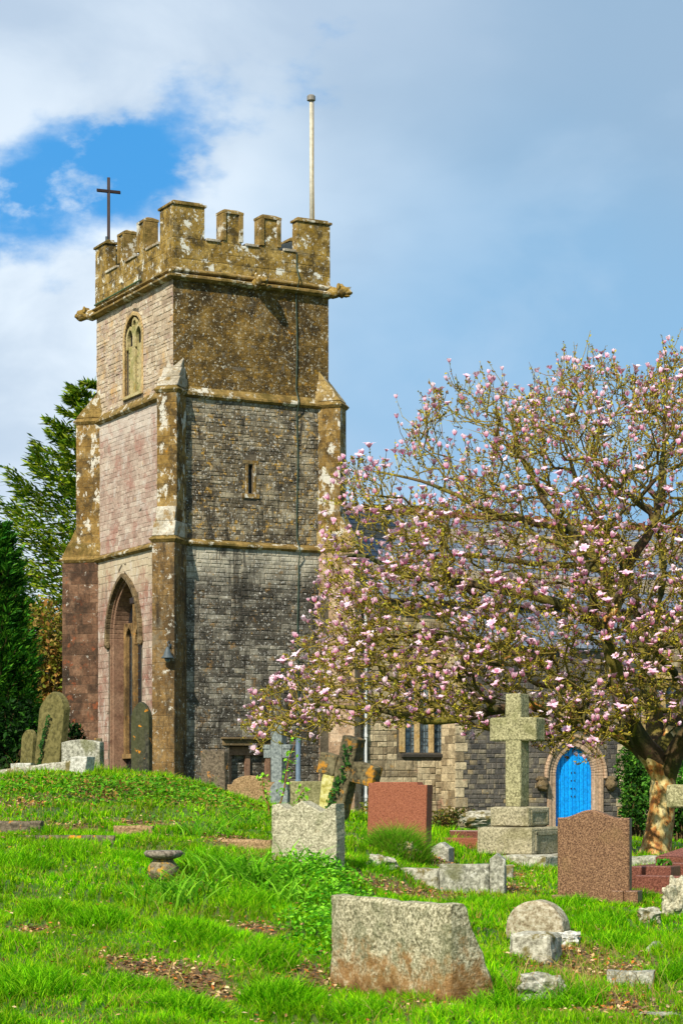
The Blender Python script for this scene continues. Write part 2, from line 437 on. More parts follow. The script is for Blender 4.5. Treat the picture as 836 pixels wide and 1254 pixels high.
m_upper_w = stone_mat('pale_pink_stone', [(0, S(122, 104, 86)), (.4, S(164, 146, 122)), (1, S(200, 186, 162))],
    [(S(186, 144, 78), 1.1, .52, .65, .65), (S(146, 118, 110), 1.8, .5, .62, .6), (WHT, 6, .58, .62, .7), (S(62, 50, 34), 5, .62, .68, .7)], tint=.4, bump=.9, bscale=24, mott=.4)
m_mid_w = stone_mat('mauve_stone', [(0, S(134, 112, 98)), (.5, S(162, 141, 126)), (1, S(190, 177, 160))],
    [(S(148, 100, 86), 1.1, .5, .62, .6), (S(188, 180, 170), 1.5, .52, .64, .6), (S(202, 174, 112), 3, .66, .69, .7), (WHT, 9, .62, .66, .6), (S(96, 72, 60), 5, .62, .7, .5)], tint=.45, bump=.8, bscale=24, mott=.35,
    zbands=[(S(196, 188, 176), 12.4, 13.6, .5, 1.5)])
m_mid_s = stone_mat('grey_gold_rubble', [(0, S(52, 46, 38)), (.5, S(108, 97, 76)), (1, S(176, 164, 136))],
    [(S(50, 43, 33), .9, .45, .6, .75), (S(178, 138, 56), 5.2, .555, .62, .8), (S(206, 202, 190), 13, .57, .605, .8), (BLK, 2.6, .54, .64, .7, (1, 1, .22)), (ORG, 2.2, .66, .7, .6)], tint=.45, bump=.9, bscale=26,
    zbands=[(S(166, 158, 136), 12.7, 13.9, .6, 1.4)])
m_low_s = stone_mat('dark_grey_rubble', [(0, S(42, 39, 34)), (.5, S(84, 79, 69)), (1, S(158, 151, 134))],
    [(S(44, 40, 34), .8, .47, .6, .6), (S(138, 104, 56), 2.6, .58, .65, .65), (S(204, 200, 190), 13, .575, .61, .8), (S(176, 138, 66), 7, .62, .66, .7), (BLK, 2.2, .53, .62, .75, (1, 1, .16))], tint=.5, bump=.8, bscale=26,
    zbands=[(S(190, 182, 160), 7.6, 8.8, .8, 2.2), (S(52, 46, 35), 3.6, 1.2, .5, 1)])
m_low_w = stone_mat('red_and_pale_stone', [(0, S(116, 86, 72)), (.5, S(148, 122, 107)), (1, S(184, 168, 150))],
    [(S(138, 82, 66), 1.2, .5, .62, .55), (S(190, 182, 170), 2.2, .54, .64, .65, (1, 1, .5)), (WHT, 9, .6, .64, .7), (S(76, 62, 50), 2.4, .56, .66, .6, (1, 1, .2))], tint=.4, bump=.7, bscale=24, mott=.35,
    zbands=[(S(188, 176, 146), 7.2, 8.6, .7, .8)])
m_low_se = stone_mat('warm_rubble_corner', [(0, S(112, 90, 70)), (.5, S(158, 132, 106)), (1, S(192, 172, 146))],
    [(S(176, 122, 98), 1.1, .55, .64, .6), (S(84, 70, 52), 2.4, .55, .65, .6), (WHT, 8, .6, .64, .7)], tint=.5, bump=.7, bscale=24)
m_butt_mid = stone_mat('golden_buttress_stone', [(0, S(80, 60, 30)), (.5, S(120, 94, 46)), (1, S(156, 130, 80))],
    [(S(118, 108, 84), 2.4, .53, .62, .6), (S(52, 43, 27), 1.8, .48, .6, .75), (S(196, 192, 178), 3.2, .55, .575, .85, (1, 1, .6)), (ORG, 4, .61, .66, .6)], tint=.5, bump=.7, bscale=26)
m_butt_low = stone_mat('brown_buttress_stone', [(0, S(82, 62, 36)), (.5, S(112, 87, 50)), (1, S(142, 115, 72))],
    [(S(112, 102, 82), 2.4, .53, .62, .6), (S(52, 43, 29), 1.4, .48, .6, .75, (1, 1, .4)), (S(190, 186, 172), 4.2, .6, .63, .9), (S(110, 106, 92), .9, .58, .66, .55), (MOSS, 1.6, .62, .7, .7, (1, 1, .3)), (BLK, 2.4, .5, .62, .75, (1, 1, .16)), (S(176, 172, 158), 9, .6, .64, .7)], tint=.4, bump=.7, bscale=26)
m_butt_red = stone_mat('red_sandstone', [(0, S(52, 42, 32)), (.5, S(94, 68, 50)), (1, S(128, 100, 78))],
    [(S(42, 33, 26), 1.1, .46, .6, .8, (1, 1, .5)), (S(186, 180, 168), 3.8, .62, .64, .85), (S(142, 74, 40), 2.2, .58, .64, .6), (S(36, 29, 23), .8, .53, .64, .65)], tint=.5, bump=.7, bscale=26)
m_mortar = stone_mat('lime_mortar', [(0, S(70, 62, 50)), (1, S(112, 102, 84))], [(BLK, 2, .5, .65, .6)], tint=0, bump=.6)
m_course = stone_mat('mossy_moulding', [(0, S(96, 76, 38)), (1, S(150, 124, 70))],
    [(S(70, 62, 20), 1.6, .46, .6, .7), (S(196, 192, 176), 2.1, .56, .59, .85), (BLK, 3, .58, .7, .6), (ORG, 3, .66, .72, .6)], tint=0, bump=.9)
m_slab = stone_mat('white_lichened_slab', [(0, S(134, 124, 104)), (1, S(184, 178, 162))], [(S(120, 92, 40), 3, .5, .58, .8), (S(90, 76, 20), 1.5, .6, .7, .6)], tint=0, bump=.8)
m_cap = stone_mat('golden_weathered_slab', [(0, S(110, 88, 46)), (1, S(160, 136, 84))], [(S(200, 194, 178), 2.6, .52, .57, .85), (S(84, 72, 22), 2, .56, .66, .7)], tint=0, bump=.9)
m_dress = stone_mat('dressed_yellow_stone', [(0, S(150, 124, 82)), (1, S(188, 162, 114))], [(S(176, 128, 34), 2.5, .55, .66, .6), (S(92, 84, 40), 1.5, .55, .68, .5), (BLK, 3, .68, .74, .5)], tint=0, bump=.5)
m_dress_dark = stone_mat('stained_orange_stone', [(0, S(100, 78, 48)), (1, S(152, 122, 78))], [(S(52, 42, 28), 2, .48, .6, .7, (1, 1, .3)), (S(168, 112, 36), 3, .58, .66, .6)], tint=0, bump=.5)
m_dress_pink = stone_mat('pink_dressed_stone', [(0, S(104, 76, 60)), (1, S(144, 116, 94))], [(S(110, 74, 58), 1.0, .5, .66, .5), (S(58, 48, 40), 2.2, .58, .7, .6, (1, 1, .4)), (S(180, 150, 120), 3, .6, .7, .5)], tint=0, bump=.4)
m_hood = stone_mat('dark_hood_stone', [(0, S(74, 62, 44)), (1, S(122, 104, 74))], [(BLK, 3, .5, .65, .6), (WHT, 6, .64, .68, .6)], tint=0, bump=.7)
m_iron = plain_mat('dark_iron', S(52, 40, 36), rough=.6, metal=.4)
m_dark = plain_mat('dark_inside', S(18, 17, 15), rough=.9)
m_leadgrey = plain_mat('grey_metal', S(70, 80, 84), rough=.6, metal=.1)

def glass_mat(name, c1, c2, sc=9):
    m, t, b, o, pos = new_mat(name)
    n = t.voro(pos, sc)
    c = t.mix(t.step(n, .2, .8), c1, c2); t.put(b.inputs['Base Color'], c)
    b.inputs['Roughness'].default_value = .18; b.inputs['Specular IOR Level'].default_value = .7
    bn = t.new('ShaderNodeBump'); bn.inputs['Strength'].default_value = .4; bn.inputs['Distance'].default_value = .02
    t.l.new(t.noise(pos, 7, 2), bn.inputs['Height']); t.l.new(bn.outputs[0], b.inputs['Normal'])
    return m
m_glass = glass_mat('leaded_glass', S(62, 76, 86), S(116, 134, 142))

# ================================================================= THE TOWER
tower = empty('church_tower', TW(0, 0, .5), 'tall square battlemented stone church tower with diagonal buttresses and a tall arched west window', 'tower')
OFF = {'u': 0.0, 'm': .05, 'l': .11}
ZL, ZM, ZP, ZC, ZT = 9.12, 13.84, 17.55, 18.74, 19.8
SN, WN = -E2, -E1          # outward normals of the two faces in view
# openings on the west face: u runs along E2
WC, WW, WS, WR = 3.72, 1.38, 6.35, 1.95
west_arch = arch_pts(WC, WW, 1.35, WS, WR, 10)
bel_c, bel_w, bel_z0, bel_s, bel_r = 3.28, .74, 14.2, 16.15, .75
bel = arch_pts(bel_c, bel_w, bel_z0, bel_s, bel_r, 8)
slit = [(2.76, 10.8), (2.76, 11.72), (2.60, 11.72), (2.60, 10.8)]
LW = (1.9, 3.5, .9, 2.68)
lowwin = [(LW[1], LW[2]), (LW[1], LW[3]), (LW[0], LW[3]), (LW[0], LW[2])]
def faceO(face, off):
    return (TW(-off, -off) if True else None)
def build_stage(z0, z1, off, sm, wm, s_holes, w_holes, dS, dW, style):
    mb = MB()
    O = TW(-off, -off); ws, ww = TWA + 2 * off, TWB + 2 * off
    so = [(p + off, q) for p, q in []]
    sh = [[(p + off, q) for p, q in h] for h in s_holes]; wh = [[(p + off, q) for p, q in h] for h in w_holes]
    wall_face(mb, O, E1, SN, [(0, z0), (ws, z0), (ws, z1), (0, z1)], sh, dS)
    wall_face(mb, O, E2, WN, [(0, z0), (ww, z0), (ww, z1), (0, z1)], wh, dW)
    O2 = TW(TWA + off, TWB + off)
    wall_face(mb, O2, -E1, E2, [(0, z0), (ws, z0), (ws, z1), (0, z1)], [], 0)
    wall_face(mb, O2, -E2, E1, [(0, z0), (ww, z0), (ww, z1), (0, z1)], [], 0)
    mb.build('wall', m_mortar, tower)
def hole_fn(items):
    def f(za, zb):
        r = []
        for it in items:
            if it[0] == 'rect':
                _, a, b, c, d = it
                if zb > c and za < d: r.append((a, b))
            else:
                _, c, w, z0, zs, ri = it
                if zb > z0 and za < zs + ri:
                    q = arch(max(za, z0), c, w, zs, ri)
                    q2 = arch(zb, c, w, zs, ri) or (c - .01, c + .01)
                    if q: r.append((q[0], q[1], q2[0], q2[1]))
        return r
    return f
south_pcs = {}; 
def clad(z0, z1, off, smat, wmat, sholes, wholes, kw_s, kw_w, lim_s, lim_w, rub=(1, 1)):
    O = TW(-off, -off)
    sh = [tuple([h[0]] + ([h[1] + off, h[2] + off, h[3], h[4]] if h[0] == 'rect' else [h[1] + off] + list(h[2:]))) for h in sholes]
    wh = [tuple([h[0]] + ([h[1] + off, h[2] + off, h[3], h[4]] if h[0] == 'rect' else [h[1] + off] + list(h[2:]))) for h in wholes]
    p = oriented((rubble if rub[0] else stone_wall)(O, E1, SN, TWA + 2 * off, z0, z1, hole=hole_fn(sh), **kw_s), E1, SN)
    emit(p, tower, smat, 'wall_stone', lim_s)
    p = oriented((rubble if rub[1] else stone_wall)(O, E2, WN, TWB + 2 * off, z0, z1, hole=hole_fn(wh), **kw_w), E2, WN)
    emit(p, tower, wmat, 'wall_stone', lim_w)

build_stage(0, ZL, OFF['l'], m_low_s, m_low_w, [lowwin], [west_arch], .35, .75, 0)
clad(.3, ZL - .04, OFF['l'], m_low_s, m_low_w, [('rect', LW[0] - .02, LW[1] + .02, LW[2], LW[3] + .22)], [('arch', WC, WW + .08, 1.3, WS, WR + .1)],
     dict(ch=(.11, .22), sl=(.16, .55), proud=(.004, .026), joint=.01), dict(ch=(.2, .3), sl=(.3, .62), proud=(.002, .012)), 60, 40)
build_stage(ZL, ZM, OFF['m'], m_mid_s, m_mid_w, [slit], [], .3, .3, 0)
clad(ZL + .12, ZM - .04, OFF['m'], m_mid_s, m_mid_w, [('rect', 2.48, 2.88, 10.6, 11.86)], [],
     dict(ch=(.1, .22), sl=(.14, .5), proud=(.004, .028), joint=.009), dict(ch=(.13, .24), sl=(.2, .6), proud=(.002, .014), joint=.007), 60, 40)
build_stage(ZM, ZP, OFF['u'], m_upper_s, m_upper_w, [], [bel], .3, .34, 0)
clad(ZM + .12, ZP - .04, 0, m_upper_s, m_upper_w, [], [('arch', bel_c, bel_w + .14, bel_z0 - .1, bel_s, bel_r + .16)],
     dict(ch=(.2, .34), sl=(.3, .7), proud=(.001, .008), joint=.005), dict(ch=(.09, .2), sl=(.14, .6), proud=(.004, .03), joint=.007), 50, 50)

# parapet with merlons: solid blocks 0.36 thick, coped
TH = .36
S_MER = [(0, 1.07), (1.65, 2.45), (3.0, 3.8), (4.36, TWA)]; W_MER = [(0, .98), (2.1, 2.8), (3.87, 4.5), (5.6, TWB)]
po = .04
par = MB()
def pbox(mb, a0, a1, b0, b1, z0, z1, t=None): mb.box(TW(a0, b0, z0), E1 * (a1 - a0), E2 * (b1 - b0), UP * (z1 - z0), t)
pbox(par, -po, TWA + po, -po, TH, ZP, ZC); pbox(par, -po, TH, TH, TWB - TH, ZP, ZC)
pbox(par, -po, TWA + po, TWB - TH, TWB + po, ZP, ZC); pbox(par, TWA - TH, TWA + po, TH, TWB - TH, ZP, ZC)
par.build('parapet', m_mortar, tower)
m = MB(); pbox(m, TH, TWA - TH, TH, TWB - TH, ZP, ZP + .3); m.build('tower_roof', m_leadgrey, tower)
# dressed blocks on the two faces of the parapet
emit(oriented(stone_wall(TW(-po, -po), E1, SN, TWA + 2 * po, ZP + .22, ZC, ch=(.26, .34), sl=(.4, .8), proud=(.003, .014), joint=.008), E1, SN) +
     oriented(stone_wall(TW(-po, -po), E2, WN, TWB + 2 * po, ZP + .22, ZC, ch=(.26, .34), sl=(.4, .8), proud=(.003, .014), joint=.008), E2, WN), tower, m_parapet, 'parapet_stone', 120)
def merlon(a0, a1, b0, b1, along, ends):
    """one merlon; along 'a' or 'b'; coping on the top and down its two sides"""
    z1 = ZT + rand(-.03, .03)
    m = MB(); pbox(m, a0, a1, b0, b1, ZC + .002, z1 - .08); o = m.build('merlon', m_parapet, tower, bevel=.015)
    c = MB(); e = .055
    pbox(c, a0 - e, a1 + e, b0 - e, b1 + e, z1 - .08, z1)
    # sloped cap
    q = [TW(a0 - e, b0 - e, z1), TW(a1 + e, b0 - e, z1), TW(a1 + e, b1 + e, z1), TW(a0 - e, b1 + e, z1)]
    mid = [TW(a0 + .1, b0 + .1, z1 + .09), TW(a1 - .1, b0 + .1, z1 + .09), TW(a1 - .1, b1 - .1, z1 + .09), TW(a0 + .1, b1 - .1, z1 + .09)]
    c.add(q + mid, [(0, 1, 5, 4), (1, 2, 6, 5), (2, 3, 7, 6), (3, 0, 4, 7), (4, 5, 6, 7)])
    c.build('coping', m_course, o, bevel=.012)
    if along == 'a':
        for x, e0 in ((a0, 'l'), (a1, 'r')):
            s = MB()
            if e0 in ends: pbox(s, (x - .04 if e0 == 'l' else x - .1), (x + .1 if e0 == 'l' else x + .04), b0 - .052, b1 + .03, ZC + .09, z1 - .083); s.build('side_moulding', m_course, o, bevel=.012)
    else:
        for x, e0 in ((b0, 'l'), (b1, 'r')):
            s = MB()
            if e0 in ends: pbox(s, a0 - .052, a1 + .03, (x - .04 if e0 == 'l' else x - .1), (x + .1 if e0 == 'l' else x + .04), ZC + .09, z1 - .083); s.build('side_moulding', m_course, o, bevel=.012)
    return o
def corner_merlon(a0, a1, b0, b1, sa, sb):
    """L-shaped corner merlon with its two arms"""
    z1 = ZT + .06; m = MB()
    A = [(a0, a1, (b0, b0 + TH) if sb > 0 else (b1 - TH, b1))]
    la = (b0, b0 + TH) if sb > 0 else (b1 - TH, b1); lb = (a0, a0 + TH) if sa > 0 else (a1 - TH, a1)
    rest = (b0 + TH, b1) if sb > 0 else (b0, b1 - TH)
    pbox(m, a0, a1, la[0], la[1], ZC + .002, z1 - .08); pbox(m, lb[0], lb[1], rest[0], rest[1], ZC + .002, z1 - .08)
    o = m.build('merlon', m_parapet, tower, bevel=.015)
    c = MB(); e = .055
    pbox(c, a0 - e, a1 + e, la[0] - e, la[1] + e, z1 - .08, z1); pbox(c, lb[0] - e, lb[1] + e, rest[0] + (e if sb > 0 else -e), rest[1] + (e if sb > 0 else -e), z1 - .08, z1)
    pbox(c, a0 + .04, a1 - .04, la[0] + .05, la[1] - .05, z1, z1 + .07); pbox(c, lb[0] + .05, lb[1] - .05, rest[0], rest[1], z1, z1 + .07)
    c.build('coping', m_course, o, bevel=.015)
corner_merlon(-po, 1.07, -po, .98, 1, 1); corner_merlon(4.36, TWA + po, -po, .95, -1, 1)
corner_merlon(-po, .98, 5.6, TWB + po, 1, -1); corner_merlon(4.5, TWA + po, 5.6, TWB + po, -1, -1)
for a0, a1 in S_MER[1:3]: merlon(a0 + .06, a1 - .08, -po, TH, 'a', 'lr'); merlon(a0, a1, TWB - TH, TWB + po, 'a', '')
for b0, b1 in W_MER[1:3]: merlon(-po, TH, b0 + .05, b1 - .06, 'b', 'lr'); merlon(TWA - TH, TWA + po, b0, b1, 'b', '')
def sill(a0, a1, b0, b1):
    s = MB(); e = .06
    pbox(s, a0, a1, b0, b1, ZC + .001, ZC + .085); s.build('crenel_sill', m_slab, tower, bevel=.015)
for i in range(3):
    sill(S_MER[i][1] + .045, S_MER[i + 1][0] - .045, -po - .06, TH + .03)
    sill(-po - .06, TH + .03, W_MER[i][1] + .045, W_MER[i + 1][0] - .045)

# string courses: a moulding that runs round the tower
def course(z, off, h, pr, mat, name='string_course', slope=.5):
    prof = [(0, z - h * .55), (pr * .55, z - h * .5), (pr, z - h * .25), (pr, z), (pr * .75, z + h * .12), (0, z + h * slope)]
    L = lambda d: [(-off - d, -off - d), (TWA + off + d, -off - d), (TWA + off + d, TWB + off + d), (-off - d, TWB + off + d)]
    V = []; k = len(prof)
    nseg = 14
    rings = []
    for d, zz in prof:
        c = L(d); ring = []
        for i in range(4):
            p, q = c[i], c[(i + 1) % 4]
            for j in range(nseg):
                f = j / nseg; ring.append(TW(p[0] + (q[0] - p[0]) * f, p[1] + (q[1] - p[1]) * f, zz + .014 * mnoise.noise(Vector((i * 5 + f * 9, z, d)))))
        rings.append(ring)
    m_ = 4 * nseg
    V = [p for r_ in rings for p in r_]
    Fc = [(i * m_ + j, i * m_ + (j + 1) % m_, (i + 1) * m_ + (j + 1) % m_, (i + 1) * m_ + j) for i in range(k - 1) for j in range(m_)]
    mb = MB(); mb.add(V, Fc); mb.build(name, mat, tower)
course(ZL, OFF['m'], .24, .2, m_course); course(ZM, 0, .26, .2, m_course, slope=.9)
course(ZP - .02, 0, .24, .24, m_course); course(ZP + .17, po, .16, .13, m_course)

# gargoyles
def rock_mesh(V0, sub, amp, freq, seed, mat, name, parent=None, loc=None, smooth=True, tint=None):
    pass
def blob(c, rad, amp=.15, freq=2.5, sub=3, seed=0, axes=None):
    """noise-shaped lump: returns verts, faces"""
    bm = bmesh.new(); bmesh.ops.create_icosphere(bm, subdivisions=sub, radius=1)
    ax = axes or (Vector((1, 0, 0)), Vector((0, 1, 0)), Vector((0, 0, 1)))
    V = []
    for v in bm.verts:
        p = v.co; n = 1 + amp * mnoise.fractal(p * freq + Vector((seed * 7.3, seed, 0)), .8, 2.1, 3)
        V.append(Vector(c) + (ax[0] * p.x * rad[0] + ax[1] * p.y * rad[1] + ax[2] * p.z * rad[2]) * n)
    Fc = [tuple(v.index for v in f.verts) for f in bm.faces]; bm.free()
    return V, Fc
def gargoyle(base, d, s=1.0):
    side = UP.cross(d).normalized(); m = MB()
    ax = (d, side, UP)
    for c, r, a in ((base + d * .12 * s, (.26, .15, .15), .2), (base + d * .36 * s + UP * .03 * s, (.2, .15, .16), .5),
                    (base + d * .52 * s - UP * .01, (.11, .09, .07), .4), (base + d * .47 * s - UP * .1 * s, (.1, .07, .035), .3),
                    (base + d * .3 * s + side * .13 * s + UP * .12 * s, (.05, .04, .09), .3), (base + d * .3 * s - side * .13 * s + UP * .12 * s, (.05, .04, .09), .3)):
        V, Fc = blob(c, [x * s for x in r], a, 3, 2, random.random() * 9, ax); m.add(V, Fc)
    m.build('gargoyle', m_parapet, tower, smooth=True)
gargoyle(TW(TWA, 0, ZP) , (E1 - E2).normalized(), 1.3); gargoyle(TW(0, TWB, ZP), (-E1 + E2).normalized(), 1.3)
gargoyle(TW(2.86, -.05, ZP - .0), -E2, 1.3); gargoyle(TW(0, 0, ZP + .05), (-E1 - E2).normalized(), .55)

# diagonal buttresses
def buttress(corner, d, matl, matm, cap_mat, vis, pl, pm):
    """corner: (a,b); d: outward direction; vis: which sides carry modelled stones"""
    side = UP.cross(d).normalized(); base = TW(*corner)
    hl, hm = .37, .33
    core = MB()
    for (h_, p_, z0, z1) in ((hl, pl, 0, ZL), (hm, pm, ZL, ZM)):
        core.box(base - d * .6 - side * h_ + UP * z0, d * (.6 + p_), side * 2 * h_, UP * (z1 - z0))
    b = core.build('buttress', m_mortar, tower)
    # weatherings: sloping slabs in steps
    def weather(p0, p1, z0, z1, h_, n, mat):
        for i in range(n):
            f0, f1 = i / n, (i + 1) / n
            za, zb = z0 + (z1 - z0) * f0, z0 + (z1 - z0) * f1; pa, pb = p0 + (p1 - p0) * f0, p0 + (p1 - p0) * f1
            w = MB(); hh = h_ + .02 - .045 * i
            poly = [base - d * .45 + UP * (za + .004) - side * hh, base + d * (pa + .03) + UP * (za + .004) - side * hh, base + d * (pb + .035) + UP * zb - side * hh, base - d * .45 + UP * zb - side * hh]
            w.prism(poly, side * 2 * hh); w.build('weathering', mat, b, bevel=.02)
    weather(pl, pm, ZL + .1, ZL + 1.05, hm + .02, 2, cap_mat); weather(pm - .02, -.28, ZM + .12, ZM + 1.12, hm, 3, cap_mat)
    # capping mouldings
    for (z, p_, h_) in ((ZL, pl, hl), (ZM, pm, hm)):
        c = MB(); e = .1
        lo = [base - d * .6 - side * (h_ + .02) + UP * (z - .11), base + d * (p_ + .02) - side * (h_ + .02) + UP * (z - .11), base + d * (p_ + .02) + side * (h_ + .02) + UP * (z - .11), base - d * .6 + side * (h_ + .02) + UP * (z - .11)]
        mi = [base - d * .6 - side * (h_ + e) + UP * z, base + d * (p_ + e) - side * (h_ + e) + UP * z, base + d * (p_ + e) + side * (h_ + e) + UP * z, base - d * .6 + side * (h_ + e) + UP * z]
        hi = [base - d * .6 - side * (h_ - .02) + UP * (z + .13), base + d * (p_ - .02) - side * (h_ - .02) + UP * (z + .13), base + d * (p_ - .02) + side * (h_ - .02) + UP * (z + .13), base - d * .6 + side * (h_ - .02) + UP * (z + .13)]
        r_ = [(0, 1, 5, 4), (1, 2, 6, 5), (2, 3, 7, 6), (3, 0, 4, 7)]
        c.add(lo + mi + hi, r_ + [tuple(i + 4 for i in q) for q in r_] + [(8, 9, 10, 11), (3, 2, 1, 0)]); c.build('moulding', m_course, b, bevel=.015)
    big = dict(ch=(.26, .44), sl=(.34, .7), proud=(.002, .012), joint=.006, chamf=.008)
    for (h_, p_, z0, z1, mt) in ((hl, pl, .3, ZL - .1, matl), (hm, pm, ZL + .2, ZM - .1, matm)):
        pcs = []
        if 'f' in vis: pcs += oriented(stone_wall(base + d * p_ - side * h_, side, d, 2 * h_, z0, z1, **big), side, d)
        if 'p' in vis: pcs += oriented(stone_wall(base + side * h_ - d * .42, d, side, p_ + .42, z0, z1, **big), d, side)
        if 'm' in vis: pcs += oriented(stone_wall(base - side * h_ - d * .42, d, -side, p_ + .42, z0, z1, **big), d, -side)
        emit(pcs, b, mt, 'stone', 90)
    return b
d_sw = (-E1 - E2).normalized(); d_se = (E1 - E2).normalized(); d_nw = (-E1 + E2).normalized()
buttress((0, 0), d_sw, m_butt_low, m_butt_mid, m_slab, 'fpm', .84, .54)
buttress((TWA, 0), d_se, m_low_se, m_butt_mid, m_cap, 'fpm', 1.0, .5)
buttress((0, TWB), d_nw, m_butt_red, m_butt_mid, m_course, 'fpm', 1.12, .62)

# great west window: moulded pink jambs, hood, two lights, dark doorway under the transom
fW = lambda off: (lambda u_, z: TW(-off, 0, 0) + E2 * u_ + UP * z)
win = MB()
base_pl = fW(0.0)
fr = MB(); band(fr, [(p, q) for p, q in arch_pts(WC, WW - .12, 1.4, WS, WR - .15, 12)], base_pl, WN, .12, -.55, .02); frame = None
west = fr.build('west_window', m_dress_pink, tower, bevel=.02)
fr = MB(); band(fr, [(p, q) for p, q in arch_pts(WC, WW - .03, 1.4, WS, WR - .04, 12)], base_pl, WN, .07, -.2, .1); fr.build('jamb_moulding', m_dress_pink, west, bevel=.02)
fr = MB(); band(fr, [(p, q) for p, q in arch_pts(WC, WW, WS - .15, WS, WR, 12)], base_pl, WN, .13, .02, .26)
for s_ in (-1, 1):
    V, Fc = blob(base_pl(WC + s_ * (WW + .07), WS - .22) + WN * .16, (.12, .12, .16), .3, 3, 2, 3 + s_); fr.add(V, Fc)
fr.build('hood_mould', m_hood, west, bevel=.02)
# tracery set deep in the arch
D = -.5; tr_ = MB(); fD = lambda u_, z: base_pl(u_, z) + WN * D
iw = WW - .13
for (uc, w_) in ((WC - iw + .08, .08), (WC - iw / 3, .1), (WC + iw / 3, .1), (WC + iw - .08, .08)):
    tr_.box(fD(uc - w_, 2.45) , E2 * 2 * w_, WN * .16, UP * (WS - 2.3 + .35))
for s_ in (-1, 0, 1):
    c_ = WC + s_ * iw * 2 / 3
    band(tr_, arch_pts(c_, iw / 3 - .12, WS - .25, WS - .15, .5, 6), fD, WN, .16, 0, .15)
for a_, b_ in (((WC - iw / 3, WS), (WC - iw * .33, WS + 1.15)), ((WC + iw / 3, WS), (WC + iw * .33, WS + 1.15)), ((WC, WS + .3), (WC + .001, WS + 1.6))):
    band(tr_, [a_, b_], fD, WN, .1, .01, .14); band(tr_, [b_, a_], fD, WN, .06, .01, .14)
tr_.box(fD(WC - iw, 2.3), E2 * 2 * iw, WN * .22, UP * .16)
tr_.build('tracery', m_dress_dark, west, bevel=.015)
gl = MB(); band(gl, [(WC - iw, 2.3), (WC - iw, WS + .3)], fD, WN, 2 * iw, -.06, -.02)
gl.F = []; gl.V = []; gl.T = []
pts = [(p, q) for p, q in arch_pts(WC, iw, 2.3, WS, WR - .15, 12)]
gl.prism([fD(p, q) + WN * -.04 for p, q in pts], WN * .05); gl.build('glass', plain_mat('dark_west_glass', S(26, 30, 36), rough=.3, spec=.5), west)
bar = MB()
for s_ in (-1, 1):
    for k in range(14):
        z = 2.6 + k * .29; bar.box(fD(WC + s_ * iw / 2 - .5, z) + WN * .02, E2 * .84, WN * .012, UP * .02)
    for uu in (-.2, .0, .2): bar.box(fD(WC + s_ * iw / 2 + uu - .01, 2.45) + WN * .034, E2 * .02, WN * .01, UP * 4.2)
bar.build('glazing_bars', m_leadgrey, west)
dr = MB(); dr.prism([fD(WC - iw, .8), fD(WC - iw, 2.3), fD(WC + iw, 2.3), fD(WC + iw, .8)], WN * .05); dd_ = dr.build('doorway_darkness', m_dark, tower)  # near-black panel: the shade inside the open doorway, put into its colour
g = MB()
for k in range(9): g.box(fD(WC - iw + .1 + k * .24, .9) + WN * .12, E2 * .03, WN * .03, UP * 1.3)
g.box(fD(WC - iw + .05, 1.95) + WN * .155, E2 * (2 * iw - .1), WN * .03, UP * .05); g.build('iron_railing', m_iron, dd_)
fl = MB(); q = base_pl(2.62, 7.35) + WN * .05; fl.box(q, E2 * .34, WN * .22, UP * .2); fl.box(q + UP * .2 + E2 * .1, E2 * .14, WN * .1, UP * .16)
fl.build('floodlight', m_iron, west, bevel=.02)

# belfry opening: two blind cusped lights with pierced heads
fB = fW(0); bm_ = MB(); band(bm_, arch_pts(bel_c, bel_w, bel_z0, bel_s, bel_r, 8), fB, WN, .13, -.1, .035); belf = bm_.build('belfry_window', m_dress, tower, bevel=.02)
pl_ = MB(); pl_.prism([fB(p, q) - WN * .2 for p, q in arch_pts(bel_c, bel_w + .01, bel_z0, bel_s, bel_r, 8)], WN * .03); pl_.build('dark_louvre', m_dark, belf)
pn = MB()
for s_ in (-1, 1):
    c_ = bel_c + s_ * .36
    pn.box(fB(c_ - .26, bel_z0) - WN * .17, E2 * .52, WN * .08, UP * (bel_s - bel_z0 - .2))
    band(pn, arch_pts(c_, .23, bel_s - .3, bel_s + .02, .32, 6), fB, WN, .11, -.16, -.02)
pn.box(fB(bel_c - .06, bel_z0) - WN * .16, E2 * .12, WN * .14, UP * (bel_s - bel_z0 + .35))
band(pn, [(bel_c - .02 + .13 * math.cos(t_ / 8 * 2 * math.pi), bel_s + .47 + .13 * math.sin(t_ / 8 * 2 * math.pi)) for t_ in range(8)], fB, WN, .1, -.15, -.02, closed=True)
pn.box(fB(bel_c - bel_w, bel_z0) - WN * .26, E2 * 2 * bel_w, WN * .33, UP * .1)
pn.build('light_panels', stone_mat('green_stained_stone', [(0, S(150, 134, 90)), (1, S(180, 166, 124))], [(S(112, 118, 56), 1.6, .45, .6, .6), (ORG, 3, .58, .66, .7)], tint=0), belf, bevel=.01)
hl_ = MB()
for s_ in (-1, 1):
    for k in range(7):
        for e_ in (-1, 1): hl_.box(fB(bel_c + s_ * .36 + e_ * .17 - .02, bel_z0 + .2 + k * .22) - WN * .088, E2 * .04, WN * .004, UP * .045)
hl_.build('vent_holes', m_dark, belf)

